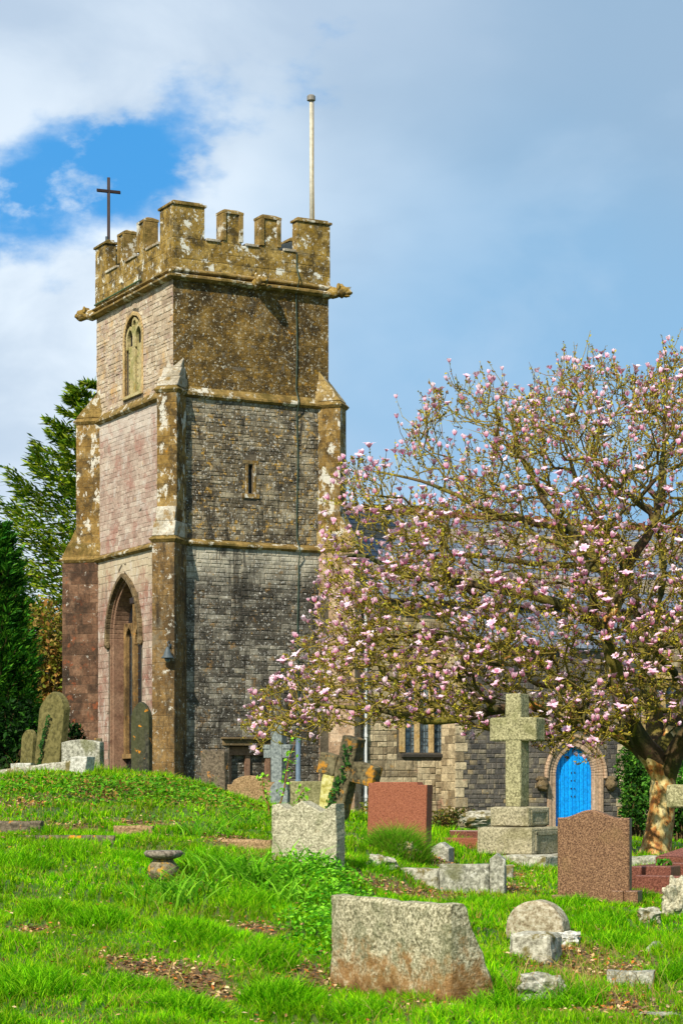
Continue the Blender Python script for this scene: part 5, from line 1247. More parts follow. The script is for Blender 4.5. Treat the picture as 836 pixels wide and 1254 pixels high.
def blades(n, x, y, hgt, wid, lean, col0, name, parent=None, seg=2, bend=1.0, sideways=None):
    ok = np.ones(len(x), bool)
    for b_, w_, d_, L_, D_ in KEEP:
        dx, dy = x - b_.x, y - b_.y; a = dx * w_.x + dy * w_.y; c = dx * d_.x + dy * d_.y
        ok &= ~((a > -.0) & (a < L_) & (c > 0.01) & (c < D_))
    x, y, hgt, wid, lean, col0 = x[ok], y[ok], hgt[ok], wid[ok], lean[ok], col0[ok]; n = len(x)
    z = gz(x, y) - .01; az = rng.uniform(0, 2 * np.pi, n); fa = rng.uniform(0, 2 * np.pi, n)
    L = np.stack([np.cos(az), np.sin(az), np.zeros(n)], 1) * (lean * hgt)[:, None]; Wd = np.stack([np.cos(fa), np.sin(fa), np.zeros(n)], 1) * wid[:, None] * .5
    p0 = np.stack([x, y, z], 1); up = np.zeros((n, 3)); up[:, 2] = hgt
    rows = []
    for s in range(seg):
        f = s / seg; c = p0 + up * (f * (1 - .25 * lean[:, None] * f * bend)) + L * f ** 1.8; rows += [c - Wd * (1 - .35 * f), c + Wd * (1 - .35 * f)]
    tip = p0 + up * (1 - .35 * lean[:, None] * bend) + L
    V = np.stack(rows + [tip], 1); k = V.shape[1]; i = np.arange(n)[:, None] * k
    Q = np.concatenate([i + [2 * s, 2 * s + 1, 2 * s + 3, 2 * s + 2] for s in range(seg - 1)], 0) if seg > 1 else None; T = i + [2 * seg - 2, 2 * seg - 1, 2 * seg]
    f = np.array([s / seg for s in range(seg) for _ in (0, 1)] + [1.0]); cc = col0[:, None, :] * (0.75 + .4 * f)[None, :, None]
    return link(name, np_mesh(name, V.reshape(-1, 3), Q, T, m_grass, cc.reshape(-1, 3)), parent)
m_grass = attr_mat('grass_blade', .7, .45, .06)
GRN = np.array([S(104, 176, 4), S(138, 206, 8), S(66, 134, 4), S(172, 214, 24), S(80, 158, 6)]); DRY = np.array([S(190, 164, 92), S(160, 122, 60), S(150, 160, 60)])
def grass_cols(x, y, extra_dry=0):
    n = len(x); k = pnoise(x, y, 1.6, 3); c = GRN[np.clip((rng.normal(2.0 + k * 1.6, 1.1, n)).astype(int), 0, 4) * 0 + rng.integers(0, 5, n)]
    c = c * (1 + .38 * pnoise(x, y, 3.4, 11) + .2 * pnoise(x, y, 9, 12))[:, None].clip(.35, 1.8) * rng.uniform(.72, 1.22, (n, 1))
    yel = np.clip(pnoise(x, y, 1.1, 21) * .8 + .15, 0, 1)[:, None]; c = c * (1 - .35 * yel) + np.array(S(150, 176, 30)) * .35 * yel
    dry = rng.uniform(size=n) < .05 + .16 * np.clip(pnoise(x, y, 2.4, 55), 0, 1) + extra_dry + .38 * lit_at(x, y); c[dry] = DRY[rng.integers(0, 3, dry.sum())] * rng.uniform(.7, 1.1, (dry.sum(), 1))
    return c
def lawn(n, y0, y1, hm, wm, name):
    x, y = scatter(n, y0, y1, 1.6); keep = rng.uniform(size=n) > .72 * np.clip(lit_at(x, y) * 1.35 - .15, 0, 1); x, y = x[keep], y[keep]
    n1_ = pnoise(x, y, 2.1, 5); n2_ = pnoise(x, y, 6.5, 6); k = np.clip(.92 + .45 * n1_ + .7 * n2_, .62, 2.6); n = len(x)
    # clumps: blades gather towards tuft centres
    gx, gy = np.round(x / .13 + .5 * n1_) * .13, np.round(y / .17) * .17; pull = rng.uniform(.1, .55, n) * (k > .7); x = x + (gx - x) * pull; y = y + (gy - y) * pull
    h = hm * k * rng.uniform(.55, 1.25, n) * (1 - .45 * lit_at(x, y)); w_ = wm * rng.uniform(.7, 1.4, n) * (y / y0) ** .5
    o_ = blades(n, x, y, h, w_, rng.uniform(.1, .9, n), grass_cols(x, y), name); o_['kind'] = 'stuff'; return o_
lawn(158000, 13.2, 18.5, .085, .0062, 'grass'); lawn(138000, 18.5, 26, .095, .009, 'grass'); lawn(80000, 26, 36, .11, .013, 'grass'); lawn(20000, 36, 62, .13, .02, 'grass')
ACC = {}
def tuft(px, py, n, rad, h, wd, cols, name='grass_tuft', dome=1.0, lean=(.3, 1.1), Yo=None):
    x0, y0 = ghit(px, py) if Yo is None else ((px - CXP) / F * Yo, Yo)
    a = rng.uniform(0, 6.28, n); r_ = rad * np.sqrt(rng.uniform(0, 1, n)); x, y = x0 + r_ * np.cos(a), y0 + r_ * np.sin(a)
    c = np.array(cols)[rng.integers(0, len(cols), n)] * rng.uniform(.7, 1.2, (n, 1))
    ACC.setdefault(name, []).append((x, y, h * (1 - .5 * dome * (r_ / rad) ** 2) * rng.uniform(.6, 1.2, n), np.full(n, wd) * rng.uniform(.7, 1.3, n), rng.uniform(*lean, n), c))
LUSH = [S(92, 168, 4), S(128, 200, 10), S(62, 132, 4), S(150, 206, 30)]
for px0, py0, n, r_, h_ in ((120, 1130, 700, .28, .2), (60, 1120, 600, .3, .17), (40, 1215, 1200, .4, .22), (170, 1060, 500, .3, .2), (320, 1180, 900, .3, .2), (345, 1235, 1400, .3, .24), (310, 1110, 600, .35, .22),
    (440, 1245, 600, .25, .14), (590, 1225, 900, .22, .24), (610, 1240, 600, .25, .18), (690, 1235, 700, .3, .2), (720, 1135, 700, .35, .16), (580, 1110, 700, .5, .15), (240, 1150, 800, .35, .17), (820, 1200, 600, .25, .2), (470, 1040, 700, .3, .2), (460, 1065, 500, .3, .16), (600, 1045, 300, .3, .12),
    (20, 1060, 700, .4, .2), (80, 1045, 500, .4, .18), (250, 1060, 600, .4, .22), (150, 1215, 700, .35, .17), (230, 1240, 800, .3, .18), (760, 1160, 500, .25, .16), (700, 1110, 400, .3, .14), (420, 1160, 500, .2, .2)):
    tuft(px0, py0, int(n * 1.3), r_, h_ * 1.15, .007, LUSH)
# the domed hummock in front of the red headstone, broad strap leaves round the urn and on the bank
tuft(491, 1040, 4200, .34, .5, .007, [S(104, 176, 20), S(74, 140, 16), S(130, 190, 34), S(150, 150, 60)], dome=1.2, lean=(.3, 1.2), Yo=25.6)
for px0, py0, n in ((205, 1112, 60), (235, 1095, 60), (268, 1075, 70), (300, 1080, 90), (330, 1090, 90), (255, 1025, 60), (300, 1015, 50), (350, 1110, 70), (370, 1075, 70), (195, 1100, 25)):
    tuft(px0, py0, n, .32, .42, .02, [S(110, 180, 24), S(144, 206, 50), S(74, 140, 16)], 'strap_leaves', dome=.4, lean=(.4, 1.5))
for px0, py0, n, h_ in ((690, 1215, 70, .42), (745, 1225, 50, .35), (650, 1215, 40, .3), (800, 1215, 50, .25), (330, 1060, 70, .25), (290, 1010, 50, .25), (640, 1065, 30, .2), (545, 1050, 25, .25), (40, 960, 40, .3), (12, 952, 26, .45), (590, 1085, 30, .12), (300, 1048, 80, .2), (120, 1000, 60, .2), (810, 1060, 16, .15), (60, 1180, 30, .2), (150, 1230, 30, .2), (250, 1190, 25, .18), (330, 1200, 40, .2), (480, 1245, 30, .2), (730, 1180, 40, .25), (230, 1130, 25, .2), (100, 1090, 20, .2)):
    tuft(px0, py0, n, .4, h_, .005, [S(206, 180, 108), S(180, 146, 80), S(150, 116, 60)], 'straw', dome=.2, lean=(.2, 1.4))
for nm_, L_ in ACC.items():
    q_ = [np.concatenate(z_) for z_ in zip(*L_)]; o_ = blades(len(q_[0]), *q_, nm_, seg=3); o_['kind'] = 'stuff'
# fallen leaves
def litter(n, cols, size, frac):
    x = []; y = []
    for a, b_, rx, ry in LIT:
        k = int(n * rx * ry / (LIT[:, 2] * LIT[:, 3]).sum()); x.append(rng.normal(a, rx * .55, k)); y.append(rng.normal(b_, ry * .55, k))
    xx, yy_ = scatter(int(n * frac), 13.5, 32, 1.5); x = np.concatenate(x + [xx]); y = np.concatenate(y + [yy_]); z = gz(x, y) + rng.uniform(.008, .03, len(x))
    z[-len(xx):] += .03
    me = leaf_quads(np.stack([x, y, z], 1), size, colmix(len(x), cols), up=.9, name='fallen_leaves', mat=attr_mat('dry_leaf', .7, .1)); return me
o = link('fallen_leaves', litter(9000, [S(150, 110, 66), S(186, 148, 100), S(112, 80, 46), S(206, 176, 132), S(176, 104, 44), S(90, 66, 40), S(140, 112, 80)], .022, .3)); o['kind'] = 'stuff'
# leafy ground cover on the bank
def cover(patches, n, cols, size, hmax, name='ground_cover'):
    pp = []
    for (px0, py0, rx, ry, w_) in patches:
        x0, y0 = ghit(px0, py0); k = int(n * w_); x = rng.normal(x0, rx, k); y = rng.normal(y0, ry, k); bump = np.exp(-(((x - x0) / rx) ** 2 + ((y - y0) / ry) ** 2) / 2)
        pp.append(np.stack([x, y, gz(x, y) + rng.uniform(0.02, 1, k) ** .7 * hmax * (.4 + .6 * bump)], 1))
    p = np.concatenate(pp); o_ = link(name, leaf_quads(p, size, colmix(len(p), cols), up=.7, name=name)); o_['kind'] = 'stuff'
cover([(400, 1085, .22, .5, .3), (415, 1120, .18, .5, .3), (385, 1150, .16, .5, .2), (370, 1070, .3, .5, .2)], 2600, [S(94, 168, 22), S(64, 132, 14), S(126, 190, 40)], .028, .26)
cover([(150, 972, .7, .9, .25), (210, 968, .6, .9, .25), (100, 975, .7, .8, .2), (260, 985, .5, .8, .15), (40, 965, .6, .7, .15)], 7000, [S(84, 150, 24), S(60, 120, 18), S(120, 170, 36), S(140, 110, 50)], .03, .17)
cover([(600, 1050, .8, .7, .3), (540, 1068, .6, .5, .3), (650, 1092, .4, .2, .1), (560, 1090, .8, .12, .3)], 2500, [S(150, 150, 30), S(110, 130, 24), S(150, 100, 44)], .012, .04, 'moss')

# ================================================================= TREES
def tubes_mesh(chains, name, mat, parent, colfn=None, smooth=True, loc=None):
    """chains: list of (points (k,3), radii (k,), sides) -> one mesh"""
    VV = []; QQ = []; CC = []; off = 0
    for pts, rad, n in chains:
        pts = np.asarray(pts, float); rad = np.asarray(rad, float); k = len(pts)
        d = np.gradient(pts, axis=0); d /= np.linalg.norm(d, axis=1)[:, None] + 1e-9
        ref = np.array([.3, .2, .93]) if abs(d[:, 2]).mean() < .8 else np.array([1, .1, 0])
        x = np.cross(d, ref); x /= np.linalg.norm(x, axis=1)[:, None] + 1e-9; y = np.cross(d, x); a = np.arange(n) * 2 * np.pi / n
        rr = rad[:, None, None]
        V = pts[:, None] + rr * (np.cos(a)[None, :, None] * x[:, None] + np.sin(a)[None, :, None] * y[:, None]); V[-1] = pts[-1]
        VV.append(V.reshape(-1, 3)); i = off + np.arange(k - 1)[:, None] * n + np.arange(n)[None]; j = off + np.arange(k - 1)[:, None] * n + (np.arange(n)[None] + 1) % n
        QQ.append(np.stack([i, j, j + n, i + n], -1).reshape(-1, 4)); off += k * n
        if colfn: CC.append(np.repeat(colfn(pts, rad), n, 0))
    me = np_mesh(name, np.concatenate(VV), np.concatenate(QQ), None, mat, np.concatenate(CC) if colfn else None, smooth)
    return link(name, me, parent, loc)

# ---- the magnolia
TY = 38.0; tb = P(802, 1050, TY); tb.z = g1(tb.x, tb.y) - .05
mag = empty('magnolia_tree', tb, 'spreading magnolia in full pink and white blossom with mossy limbs before the nave', 'tree')
def PP(px, py, dy=0): return np.array(P(px, py, TY + dy))
manual = [  # (polyline, radius start, radius end)
    ([(802, 1052, 0), (806, 1020, 0), (811, 985, 0), (812, 955, 0), (808, 938, 0)], .2, .19),
    ([(808, 940, 0), (790, 922, -.1), (768, 905, -.3), (742, 892, -.6), (712, 885, -.9), (676, 872, -1.3), (640, 862, -1.6)], .15, .07),
    ([(806, 938, 0), (788, 915, -.3), (772, 890, -.6), (762, 860, -.9), (752, 815, -1.2), (742, 770, -1.4), (756, 740, -1.5)], .17, .09),
    ([(812, 945, 0), (822, 905, .3), (832, 868, .6), (852, 820, 1.0), (880, 760, 1.3)], .19, .1),
    ([(814, 950, 0), (836, 905, -.5), (875, 870, -1.2), (930, 850, -2)], .15, .08),
    ([(810, 940, 0), (800, 880, 1.0), (790, 800, 2.0), (770, 700, 2.6)], .15, .07),
    ([(640, 862, -1.6), (600, 872, -1.9), (560, 880, -2.1), (520, 884, -2.1), (480, 872, -2.0), (430, 868, -1.8), (380, 862, -1.5)], .07, .025),
    ([(742, 770, -1.4), (700, 745, -1.8), (650, 730, -2.0), (600, 720, -2.1), (555, 712, -2.0), (500, 705, -1.7), (450, 682, -1.4), (415, 680, -1.2)], .08, .03),
    ([(756, 740, -1.5), (735, 690, -1.2), (700, 650, -.8), (665, 610, -.4), (640, 560, 0), (622, 500, .1)], .08, .02),
    ([(756, 740, -1.5), (770, 690, -1.6), (800, 640, -1.6), (810, 570, -1.2), (815, 490, -1)], .08, .02),
    ([(700, 650, -.8), (650, 640, -1.3), (600, 628, -1.5), (545, 600, -1.4), (500, 585, -1.1), (450, 575, -.9)], .05, .015),
    ([(880, 760, 1.3), (930, 690, 1.6), (960, 600, 1.4)], .1, .03), ([(930, 850, -2), (1000, 830, -2.6), (1060, 810, -2.8)], .08, .03),
    ([(770, 700, 2.6), (720, 620, 2.8), (690, 540, 2.3)], .07, .02), ([(770, 700, 2.6), (650, 690, 3.2), (560, 680, 3.0), (490, 690, 2.4)], .06, .02),
    ([(712, 885, -.9), (670, 820, .6), (600, 790, 1.2), (540, 780, 1.4), (470, 780, 1.2), (400, 790, .8)], .07, .02),
]
nodes = []; par_ = []; man_r = []
def add_line(pts3, parent_idx, r0, r1):
    prev = parent_idx; tot = len(pts3); out = []
    # Catmull-Rom refine
    pts3 = [np.array(p) for p in pts3]; fine = [pts3[0]]
    for i in range(len(pts3) - 1):
        p0, p1, p2, p3 = pts3[max(i - 1, 0)], pts3[i], pts3[i + 1], pts3[min(i + 2, len(pts3) - 1)]; k = max(2, int(np.linalg.norm(p2 - p1) / .22))
        for s in range(1, k + 1):
            f = s / k; q = .5 * ((2 * p1) + (-p0 + p2) * f + (2 * p0 - 5 * p1 + 4 * p2 - p3) * f * f + (-p0 + 3 * p1 - 3 * p2 + p3) * f ** 3)
            fine.append(q + rng.normal(size=3) * .012)
    for i, q in enumerate(fine):
        if i == 0 and prev >= 0: continue
        nodes.append(q); par_.append(prev); man_r.append((1.35 if parent_idx >= 0 else 1) * r0 + (r1 - r0 * (1.35 if parent_idx >= 0 else 1)) * i / (len(fine) - 1)); prev = len(nodes) - 1
for k, (pl, r0, r1) in enumerate(manual):
    p3 = [PP(*q) for q in pl]
    pi = -1
    if k:
        A_ = np.array(nodes); pi = int(np.argmin(((A_ - p3[0]) ** 2).sum(1))); p3[0] = A_[pi]
    add_line(p3, pi, r0, r1)
n_man = len(nodes)
poly = np.array([(296, 882), (318, 838), (352, 800), (386, 752), (396, 700), (398, 650), (418, 605), (428, 556), (446, 545), (478, 572), (505, 520), (530, 476), (560, 458), (590, 472), (606, 446), (628, 470), (655, 462), (690, 430), (715, 440), (742, 422), (765, 456), (790, 446), (812, 420), (850, 410), (920, 440), (1000, 520), (1080, 620), (1130, 740), (1140, 850), (1060, 890), (940, 900), (860, 880), (800, 868), (760, 888), (735, 922), (690, 915), (655, 915), (620, 886), (570, 880), (520, 866), (480, 880), (430, 872), (380, 893), (345, 884), (320, 902)], float)
def inpoly(x, y):
    c = np.zeros(len(x), bool); j = len(poly) - 1
    for i_ in range(len(poly)):
        xi, yi = poly[i_]; xj, yj = poly[j]; c ^= ((yi > y) != (yj > y)) & (x < (xj - xi) * (y - yi) / (yj - yi + 1e-9) + xi); j = i_
    return c
NATT = 13000; ax_ = rng.uniform(290, 1080, NATT * 3); ay_ = rng.uniform(405, 935, NATT * 3); k = inpoly(ax_, ay_); ax_, ay_ = ax_[k][:NATT], ay_[k][:NATT]
rr_ = np.sqrt(((ax_ - 800) / 530) ** 2 + ((ay_ - 720) / 330) ** 2); hd = 4.6 * np.sqrt(np.clip(1.05 - rr_ ** 2, .06, 1)); sgn = rng.uniform(-1, 1, len(ax_)); dy_ = np.sign(sgn) * np.abs(sgn) ** .6 * hd - .6
low = (ay_ > 860) & (np.abs(dy_) < 1.0) & (ax_ > 740); dy_[low] += 2.5
vd = np.array([mnoise.noise(Vector((a_ / 70, b_ / 55, c_ * .5))) for a_, b_, c_ in zip(ax_, ay_, dy_)]); keep = ~((ay_ > 895) & (ax_ > 735)) & (vd < np.where(ay_ < 700, .06, .2)); ax_, ay_, dy_ = ax_[keep], ay_[keep], dy_[keep]
att = np.stack([(ax_ - CXP) * (TY + dy_) / F, TY + dy_, EYE + (HY - ay_ - 14) * (TY + dy_) / F], 1)
fork = np.array(nodes[12]); order = np.argsort(np.linalg.norm(att - PP(790, 800), axis=1)); att = att[order]
cap_n = 120000; NP = np.zeros((cap_n, 3)); NP[:n_man] = nodes; PL = np.zeros(cap_n); PA = np.full(cap_n, -1); PA[:n_man] = par_
for i_ in range(n_man):
    if par_[i_] >= 0: PL[i_] = PL[par_[i_]] + np.linalg.norm(NP[i_] - NP[par_[i_]])
cnt = n_man; start_ok = 14
for p in att:
    dd_ = np.linalg.norm(NP[start_ok:cnt] - p, axis=1); c_ = dd_ + .16 * PL[start_ok:cnt] + .25 * np.maximum(0, NP[start_ok:cnt, 2] - p[2] - .1)
    j = int(np.argmin(c_)) + start_ok; L_ = dd_[j - start_ok]
    if L_ < .12: continue
    k = max(1, int(L_ / .2)); a = NP[j]; dirp = (NP[j] - NP[PA[j]]) if PA[j] >= 0 else np.array([0, 0, 1.]); dirp = dirp / (np.linalg.norm(dirp) + 1e-9)
    ctrl = a + dirp * L_ * .35 + np.array([0, 0, -.08 * L_]) + rng.normal(size=3) * .06 * L_; prev = j
    for s in range(1, k + 1):
        f = s / k; q = (1 - f) ** 2 * a + 2 * f * (1 - f) * ctrl + f * f * p + (rng.normal(size=3) * .018 if s < k else 0)
        NP[cnt] = q; PA[cnt] = prev; PL[cnt] = PL[prev] + np.linalg.norm(q - NP[prev]); prev = cnt; cnt += 1
NP = NP[:cnt]; PA = PA[:cnt]; PL = PL[:cnt]
EXPN = 2.35; acc = np.zeros(cnt); nch = np.zeros(cnt, int); rad = np.zeros(cnt)
for i_ in range(cnt - 1, -1, -1):
    rad[i_] = max(.0075, acc[i_] ** (1 / EXPN)) if nch[i_] else .0075
    if PA[i_] >= 0: acc[PA[i_]] += rad[i_] ** EXPN; nch[PA[i_]] += 1
rad *= min(1.0, .2 / rad[20:60].max()) if rad[20:60].max() > .2 else 1
rad[:n_man] = np.maximum(np.array(man_r), np.minimum(rad[:n_man], np.array(man_r) * 1.2)); rad[n_man:] = np.clip(rad[n_man:], .0075, .07)
best = np.full(cnt, -1)
for i_ in range(1, cnt):
    p_ = PA[i_]
    if p_ >= 0 and (best[p_] < 0 or rad[i_] > rad[best[p_]]) and not (p_ < n_man and i_ >= n_man and best[p_] >= 0 and best[p_] < n_man): best[p_] = i_
chains = []; 
for i_ in range(cnt):
    if PA[i_] < 0 or best[PA[i_]] != i_:
        ch = [PA[i_]] if PA[i_] >= 0 else []; q = i_
        while q >= 0: ch.append(q); q = best[q]
        rr = rad[ch].copy()
        if PA[i_] >= 0: rr[0] = min(rr[0], rr[1] * 1.15)
        chains.append((NP[ch], rr, 0))
BR = np.array(S(88, 66, 40)); MO = np.array(S(112, 102, 24)); MO2 = np.array(S(66, 68, 16)); TWc = np.array(S(158, 138, 44)); PALE = np.array(S(150, 134, 96))
def brcol(pts, rad_):
    n = pnoise(pts[:, 0] + pts[:, 2] * .7, pts[:, 1] + pts[:, 2], 5, 31)[:, None]; n2 = pnoise(pts[:, 0], pts[:, 2], 11, 32)[:, None]
    c = np.where(n > .1, MO, np.where(n2 > 0, BR, MO2)) * (1 + .25 * n2); f = np.clip((.03 - rad_) / .02, 0, 1)[:, None]; return c * (1 - f) + (TWc * (1 + .3 * n2)) * f
m_bark = stone_mat('bark', [(0, S(70, 56, 34)), (1, S(120, 100, 60))])
def bark_attr():
    m, t, b, o, pos = new_mat('mossy_bark'); at = t.new('ShaderNodeAttribute', attribute_name='tint'); q = t.noise(pos, 22, 5, .65)
    c = t.mix(t.step(q, .35, .65), at.outputs[0], t.mix(.5, at.outputs[0], S(36, 30, 14))); c = t.mix(t.step(t.noise(pos, 8, 4, .6), .6, .68), c, S(84, 88, 24))
    t.put(b.inputs['Base Color'], c); b.inputs['Roughness'].default_value = .9; bn = t.new('ShaderNodeBump'); bn.inputs['Strength'].default_value = .8; bn.inputs['Distance'].default_value = .02; t.l.new(q, bn.inputs['Height']); t.l.new(bn.outputs[0], b.inputs['Normal']); return m
m_mbark = bark_attr()
def trunk_mat():
    m, t, b, o, pos = new_mat('peeling_magnolia_bark'); pv = t.vmul(pos, (1, 1, .55))
    c = t.ramp(t.noise(pv, 5, 6, .65), [(.34, S(110, 62, 22)), (.45, S(172, 112, 44)), (.54, S(196, 170, 104)), (.66, S(214, 200, 148))])
    c = t.mix(t.step(t.noise(t.vadd(pv, (5, 0, 0)), 16, 5, .6), .58, .66), c, S(92, 56, 24)); s3 = t.new('ShaderNodeSeparateXYZ'); t.l.new(pos, s3.inputs[0])
    zz = t.math('ADD', s3.outputs[2], t.math('MULTIPLY', t.math('SUBTRACT', t.noise(pos, 5, 4, .6), .5), 1.2)); c = t.mix(t.math('MULTIPLY', t.step(t.noise(pos, 4, 4, .6), .52, .6), t.step(zz, 1.7, 2.4)), c, S(70, 78, 22))
    t.put(b.inputs['Base Color'], c); b.inputs['Roughness'].default_value = .7; bn = t.new('ShaderNodeBump'); bn.inputs['Strength'].default_value = .7; bn.inputs['Distance'].default_value = .02
    t.l.new(t.noise(pv, 14, 5, .65), bn.inputs['Height']); t.l.new(bn.outputs[0], b.inputs['Normal']); return m
m_trunk = trunk_mat()
# the trunk and the five limbs that rise from it
def limb(name, pl, r0, r1, mat, flare=0, sides=16):
    pts = [PP(*q) for q in pl]; fine = []; rr = []
    for i in range(len(pts) - 1):
        p0, p1, p2, p3 = pts[max(i - 1, 0)], pts[i], pts[i + 1], pts[min(i + 2, len(pts) - 1)]; k = 7
        for s in range(k):
            f = s / k; fine.append(.5 * ((2 * p1) + (-p0 + p2) * f + (2 * p0 - 5 * p1 + 4 * p2 - p3) * f * f + (-p0 + 3 * p1 - 3 * p2 + p3) * f ** 3))
    fine.append(pts[-1]); n = len(fine); V = []; Fc = []
    for i, p in enumerate(fine):
        f = i / (n - 1); r_ = r0 + (r1 - r0) * f + flare * max(0, 1 - f * 3) ** 2
        d = np.array(fine[min(i + 1, n - 1)]) - np.array(fine[max(i - 1, 0)]); d = Vector(d).normalized(); x = d.cross(Vector((0, 1, 0))).normalized(); y = d.cross(x)
        for j in range(sides):
            a = 2 * math.pi * j / sides; w_ = 1 + .1 * mnoise.noise(Vector((math.cos(a) * 1.5, math.sin(a) * 1.5, i * .25))) + .06 * mnoise.noise(Vector((math.cos(a) * 4, math.sin(a) * 4, i * .6))) + (.12 * math.sin(a * 5) * max(0, 1 - f * 4) if flare else 0)
            V.append(Vector(p) + (x * math.cos(a) + y * math.sin(a)) * r_ * w_)
    Fc = [(i * sides + j, i * sides + (j + 1) % sides, (i + 1) * sides + (j + 1) % sides, (i + 1) * sides + j) for i in range(n - 1) for j in range(sides)] + [tuple((n - 1) * sides + j for j in range(sides))]
    mb = MB(); mb.add(V, Fc, S(96, 78, 40)); return mb.build(name, mat, mag, smooth=True)
limb('trunk', [(799, 1060, 0), (806, 1020, 0), (811, 985, 0), (812, 955, 0), (806, 930, 0)], .245, .225, m_trunk, flare=.12, sides=24)
for k in (1, 2, 3, 4, 5): pl, r0, r1 = manual[k]; limb('limb', [(manual[0][0][3] if k < 6 else pl[0])] + pl[1:], r0 * 1.15, r1, m_trunk if k < 4 else m_mbark)
thick = []; thin = []
for pts, rr, _ in chains:
    if len(pts) < 2: continue
    (thick if rr.max() > .022 else thin).append((pts, rr, 7 if rr.max() > .022 else 4))
o = tubes_mesh(thick, 'branches', m_mbark, mag, brcol); o = tubes_mesh(thin, 'twigs', m_mbark, mag, brcol); o['kind'] = 'stuff'
# fine shoots with buds and blossoms
tips = np.where((rad < .016) & (np.arange(cnt) >= n_man))[0]; prob = rng.uniform(size=len(tips)); src = np.concatenate([tips, tips[prob < .45]])
n = len(src); p0 = NP[src]; dp = NP[src] - NP[PA[src]]; dp /= np.linalg.norm(dp, axis=1)[:, None] + 1e-9
outw = p0 - PP(800, 760); outw /= np.linalg.norm(outw, axis=1)[:, None]
d1 = dp * .45 + outw * .35 + np.array([0, 0, .55]) + rng.normal(size=(n, 3)) * .5; d1 /= np.linalg.norm(d1, axis=1)[:, None]
d2 = d1 + np.array([0, 0, .5]) + rng.normal(size=(n, 3)) * .25; d2 /= np.linalg.norm(d2, axis=1)[:, None]; L_ = rng.uniform(.08, .3, n); hi_ = p0[:, 2] > 6; L_[hi_] *= 1 + 1.6 * rng.uniform(0, 1, hi_.sum()) ** 2.5
p1 = p0 + d1 * L_[:, None] * .5; p2 = p1 + d2 * L_[:, None] * .5
a0 = np.cross(d1, rng.normal(size=(n, 3))); a0 /= np.linalg.norm(a0, axis=1)[:, None]; b0 = np.cross(d1, a0)
ring = lambda c, r_: [c + a0 * r_, c + (-.5 * a0 + .87 * b0) * r_, c + (-.5 * a0 - .87 * b0) * r_]
V = np.stack(ring(p0, .0075) + ring(p1, .0065) + ring(p2, .004), 1); i = np.arange(n)[:, None] * 9
Q = np.concatenate([i + [s * 3 + j, s * 3 + (j + 1) % 3, s * 3 + 3 + (j + 1) % 3, s * 3 + 3 + j] for s in (0, 1) for j in (0, 1, 2)], 0)
cc = np.repeat(colmix(n, [S(158, 140, 44), S(126, 112, 36), S(176, 160, 64), S(130, 98, 50)]), 9, 0)
o = link('shoots', np_mesh('shoots', V.reshape(-1, 3), Q, None, m_mbark, cc, True), mag); o['kind'] = 'stuff'
# flower shapes: cups and open stars
def petal_flower(kind, seed):
    r_ = random.Random(seed); V = []; Q = []; C = []; n = 6 if kind == 0 else 8
    for k in range(n):
        a = 2 * math.pi * k / n + r_.uniform(-.2, .2); op = (r_.uniform(.12, .45) if kind == 0 else r_.uniform(.6, 1.25)); s = r_.uniform(.85, 1.15)
        prof = [(0, 0, .10), (.2, .3, .26), (.24 + op * .3, .7, .3), (.18 + op * .75, 1.0 - op * .25, .07)]
        i0 = len(V)
        for q, (ro, z, w_) in enumerate(prof):
            ca, sa = math.cos(a), math.sin(a); V += [(ca * ro * s + sa * w_, sa * ro * s - ca * w_, z * s), (ca * ro * s - sa * w_, sa * ro * s + ca * w_, z * s)]
            f = q / 3; base = (.70, .10, .34); tip = (.95, .72, .80); e = f ** .8; C += [tuple(base[j] * (1 - e) + tip[j] * e for j in range(3))] * 2
        for q in range(3): Q.append((i0 + 2 * q, i0 + 2 * q + 1, i0 + 2 * q + 3, i0 + 2 * q + 2))
    return np.array(V), np.array(Q), np.array(C)
protos = [petal_flower(0, 1), petal_flower(0, 2), petal_flower(1, 3), petal_flower(0, 4), petal_flower(1, 5)]
m_petal = attr_mat('petal', .5, .22, .25)
fl = rng.uniform(size=n) < np.where(p2[:, 2] > 7.5, .62, .85) * (.12 + 1.5 * np.clip(pnoise(p2[:, 0] * 1.3, p2[:, 2] + p2[:, 1] * .7, 4.5, 77) + .25, 0, 1)); fp = p2[fl]; fd = d2[fl] * .6 + np.array([0, 0, .6]); fd /= np.linalg.norm(fd, axis=1)[:, None]; nf = len(fp)
print('flowers', nf, 'nodes', cnt, 'shoots', n)
x_ = np.cross(fd, rng.normal(size=(nf, 3))); x_ /= np.linalg.norm(x_, axis=1)[:, None]; y_ = np.cross(fd, x_); sz = rng.uniform(.05, .112, nf); pk = rng.integers(0, 5, nf); whiten = rng.uniform(0, 1, nf)
inframe = (np.abs(fp[:, 0] / fp[:, 1]) < .158); score = (fp[:, 1] - sz * 10) + np.where(inframe, 0, 100); first = np.argsort(score)[:280]; isf = np.zeros(nf, bool); isf[first] = True
pm = []
for q, (V_, Q_, C_) in enumerate(protos): pm.append(np_mesh('flower', V_, Q_, None, m_petal, C_))
for j in first:
    o = bpy.data.objects.new('flower', pm[pk[j]]); COL.objects.link(o); o.parent = mag
    Mx = Matrix([[x_[j][r] * sz[j], y_[j][r] * sz[j], fd[j][r] * sz[j], fp[j][r] - mag.location[r]] for r in range(3)] + [[0, 0, 0, 1]]); o.matrix_basis = Mx
VV = []; QQ = []; CC = []; off = 0
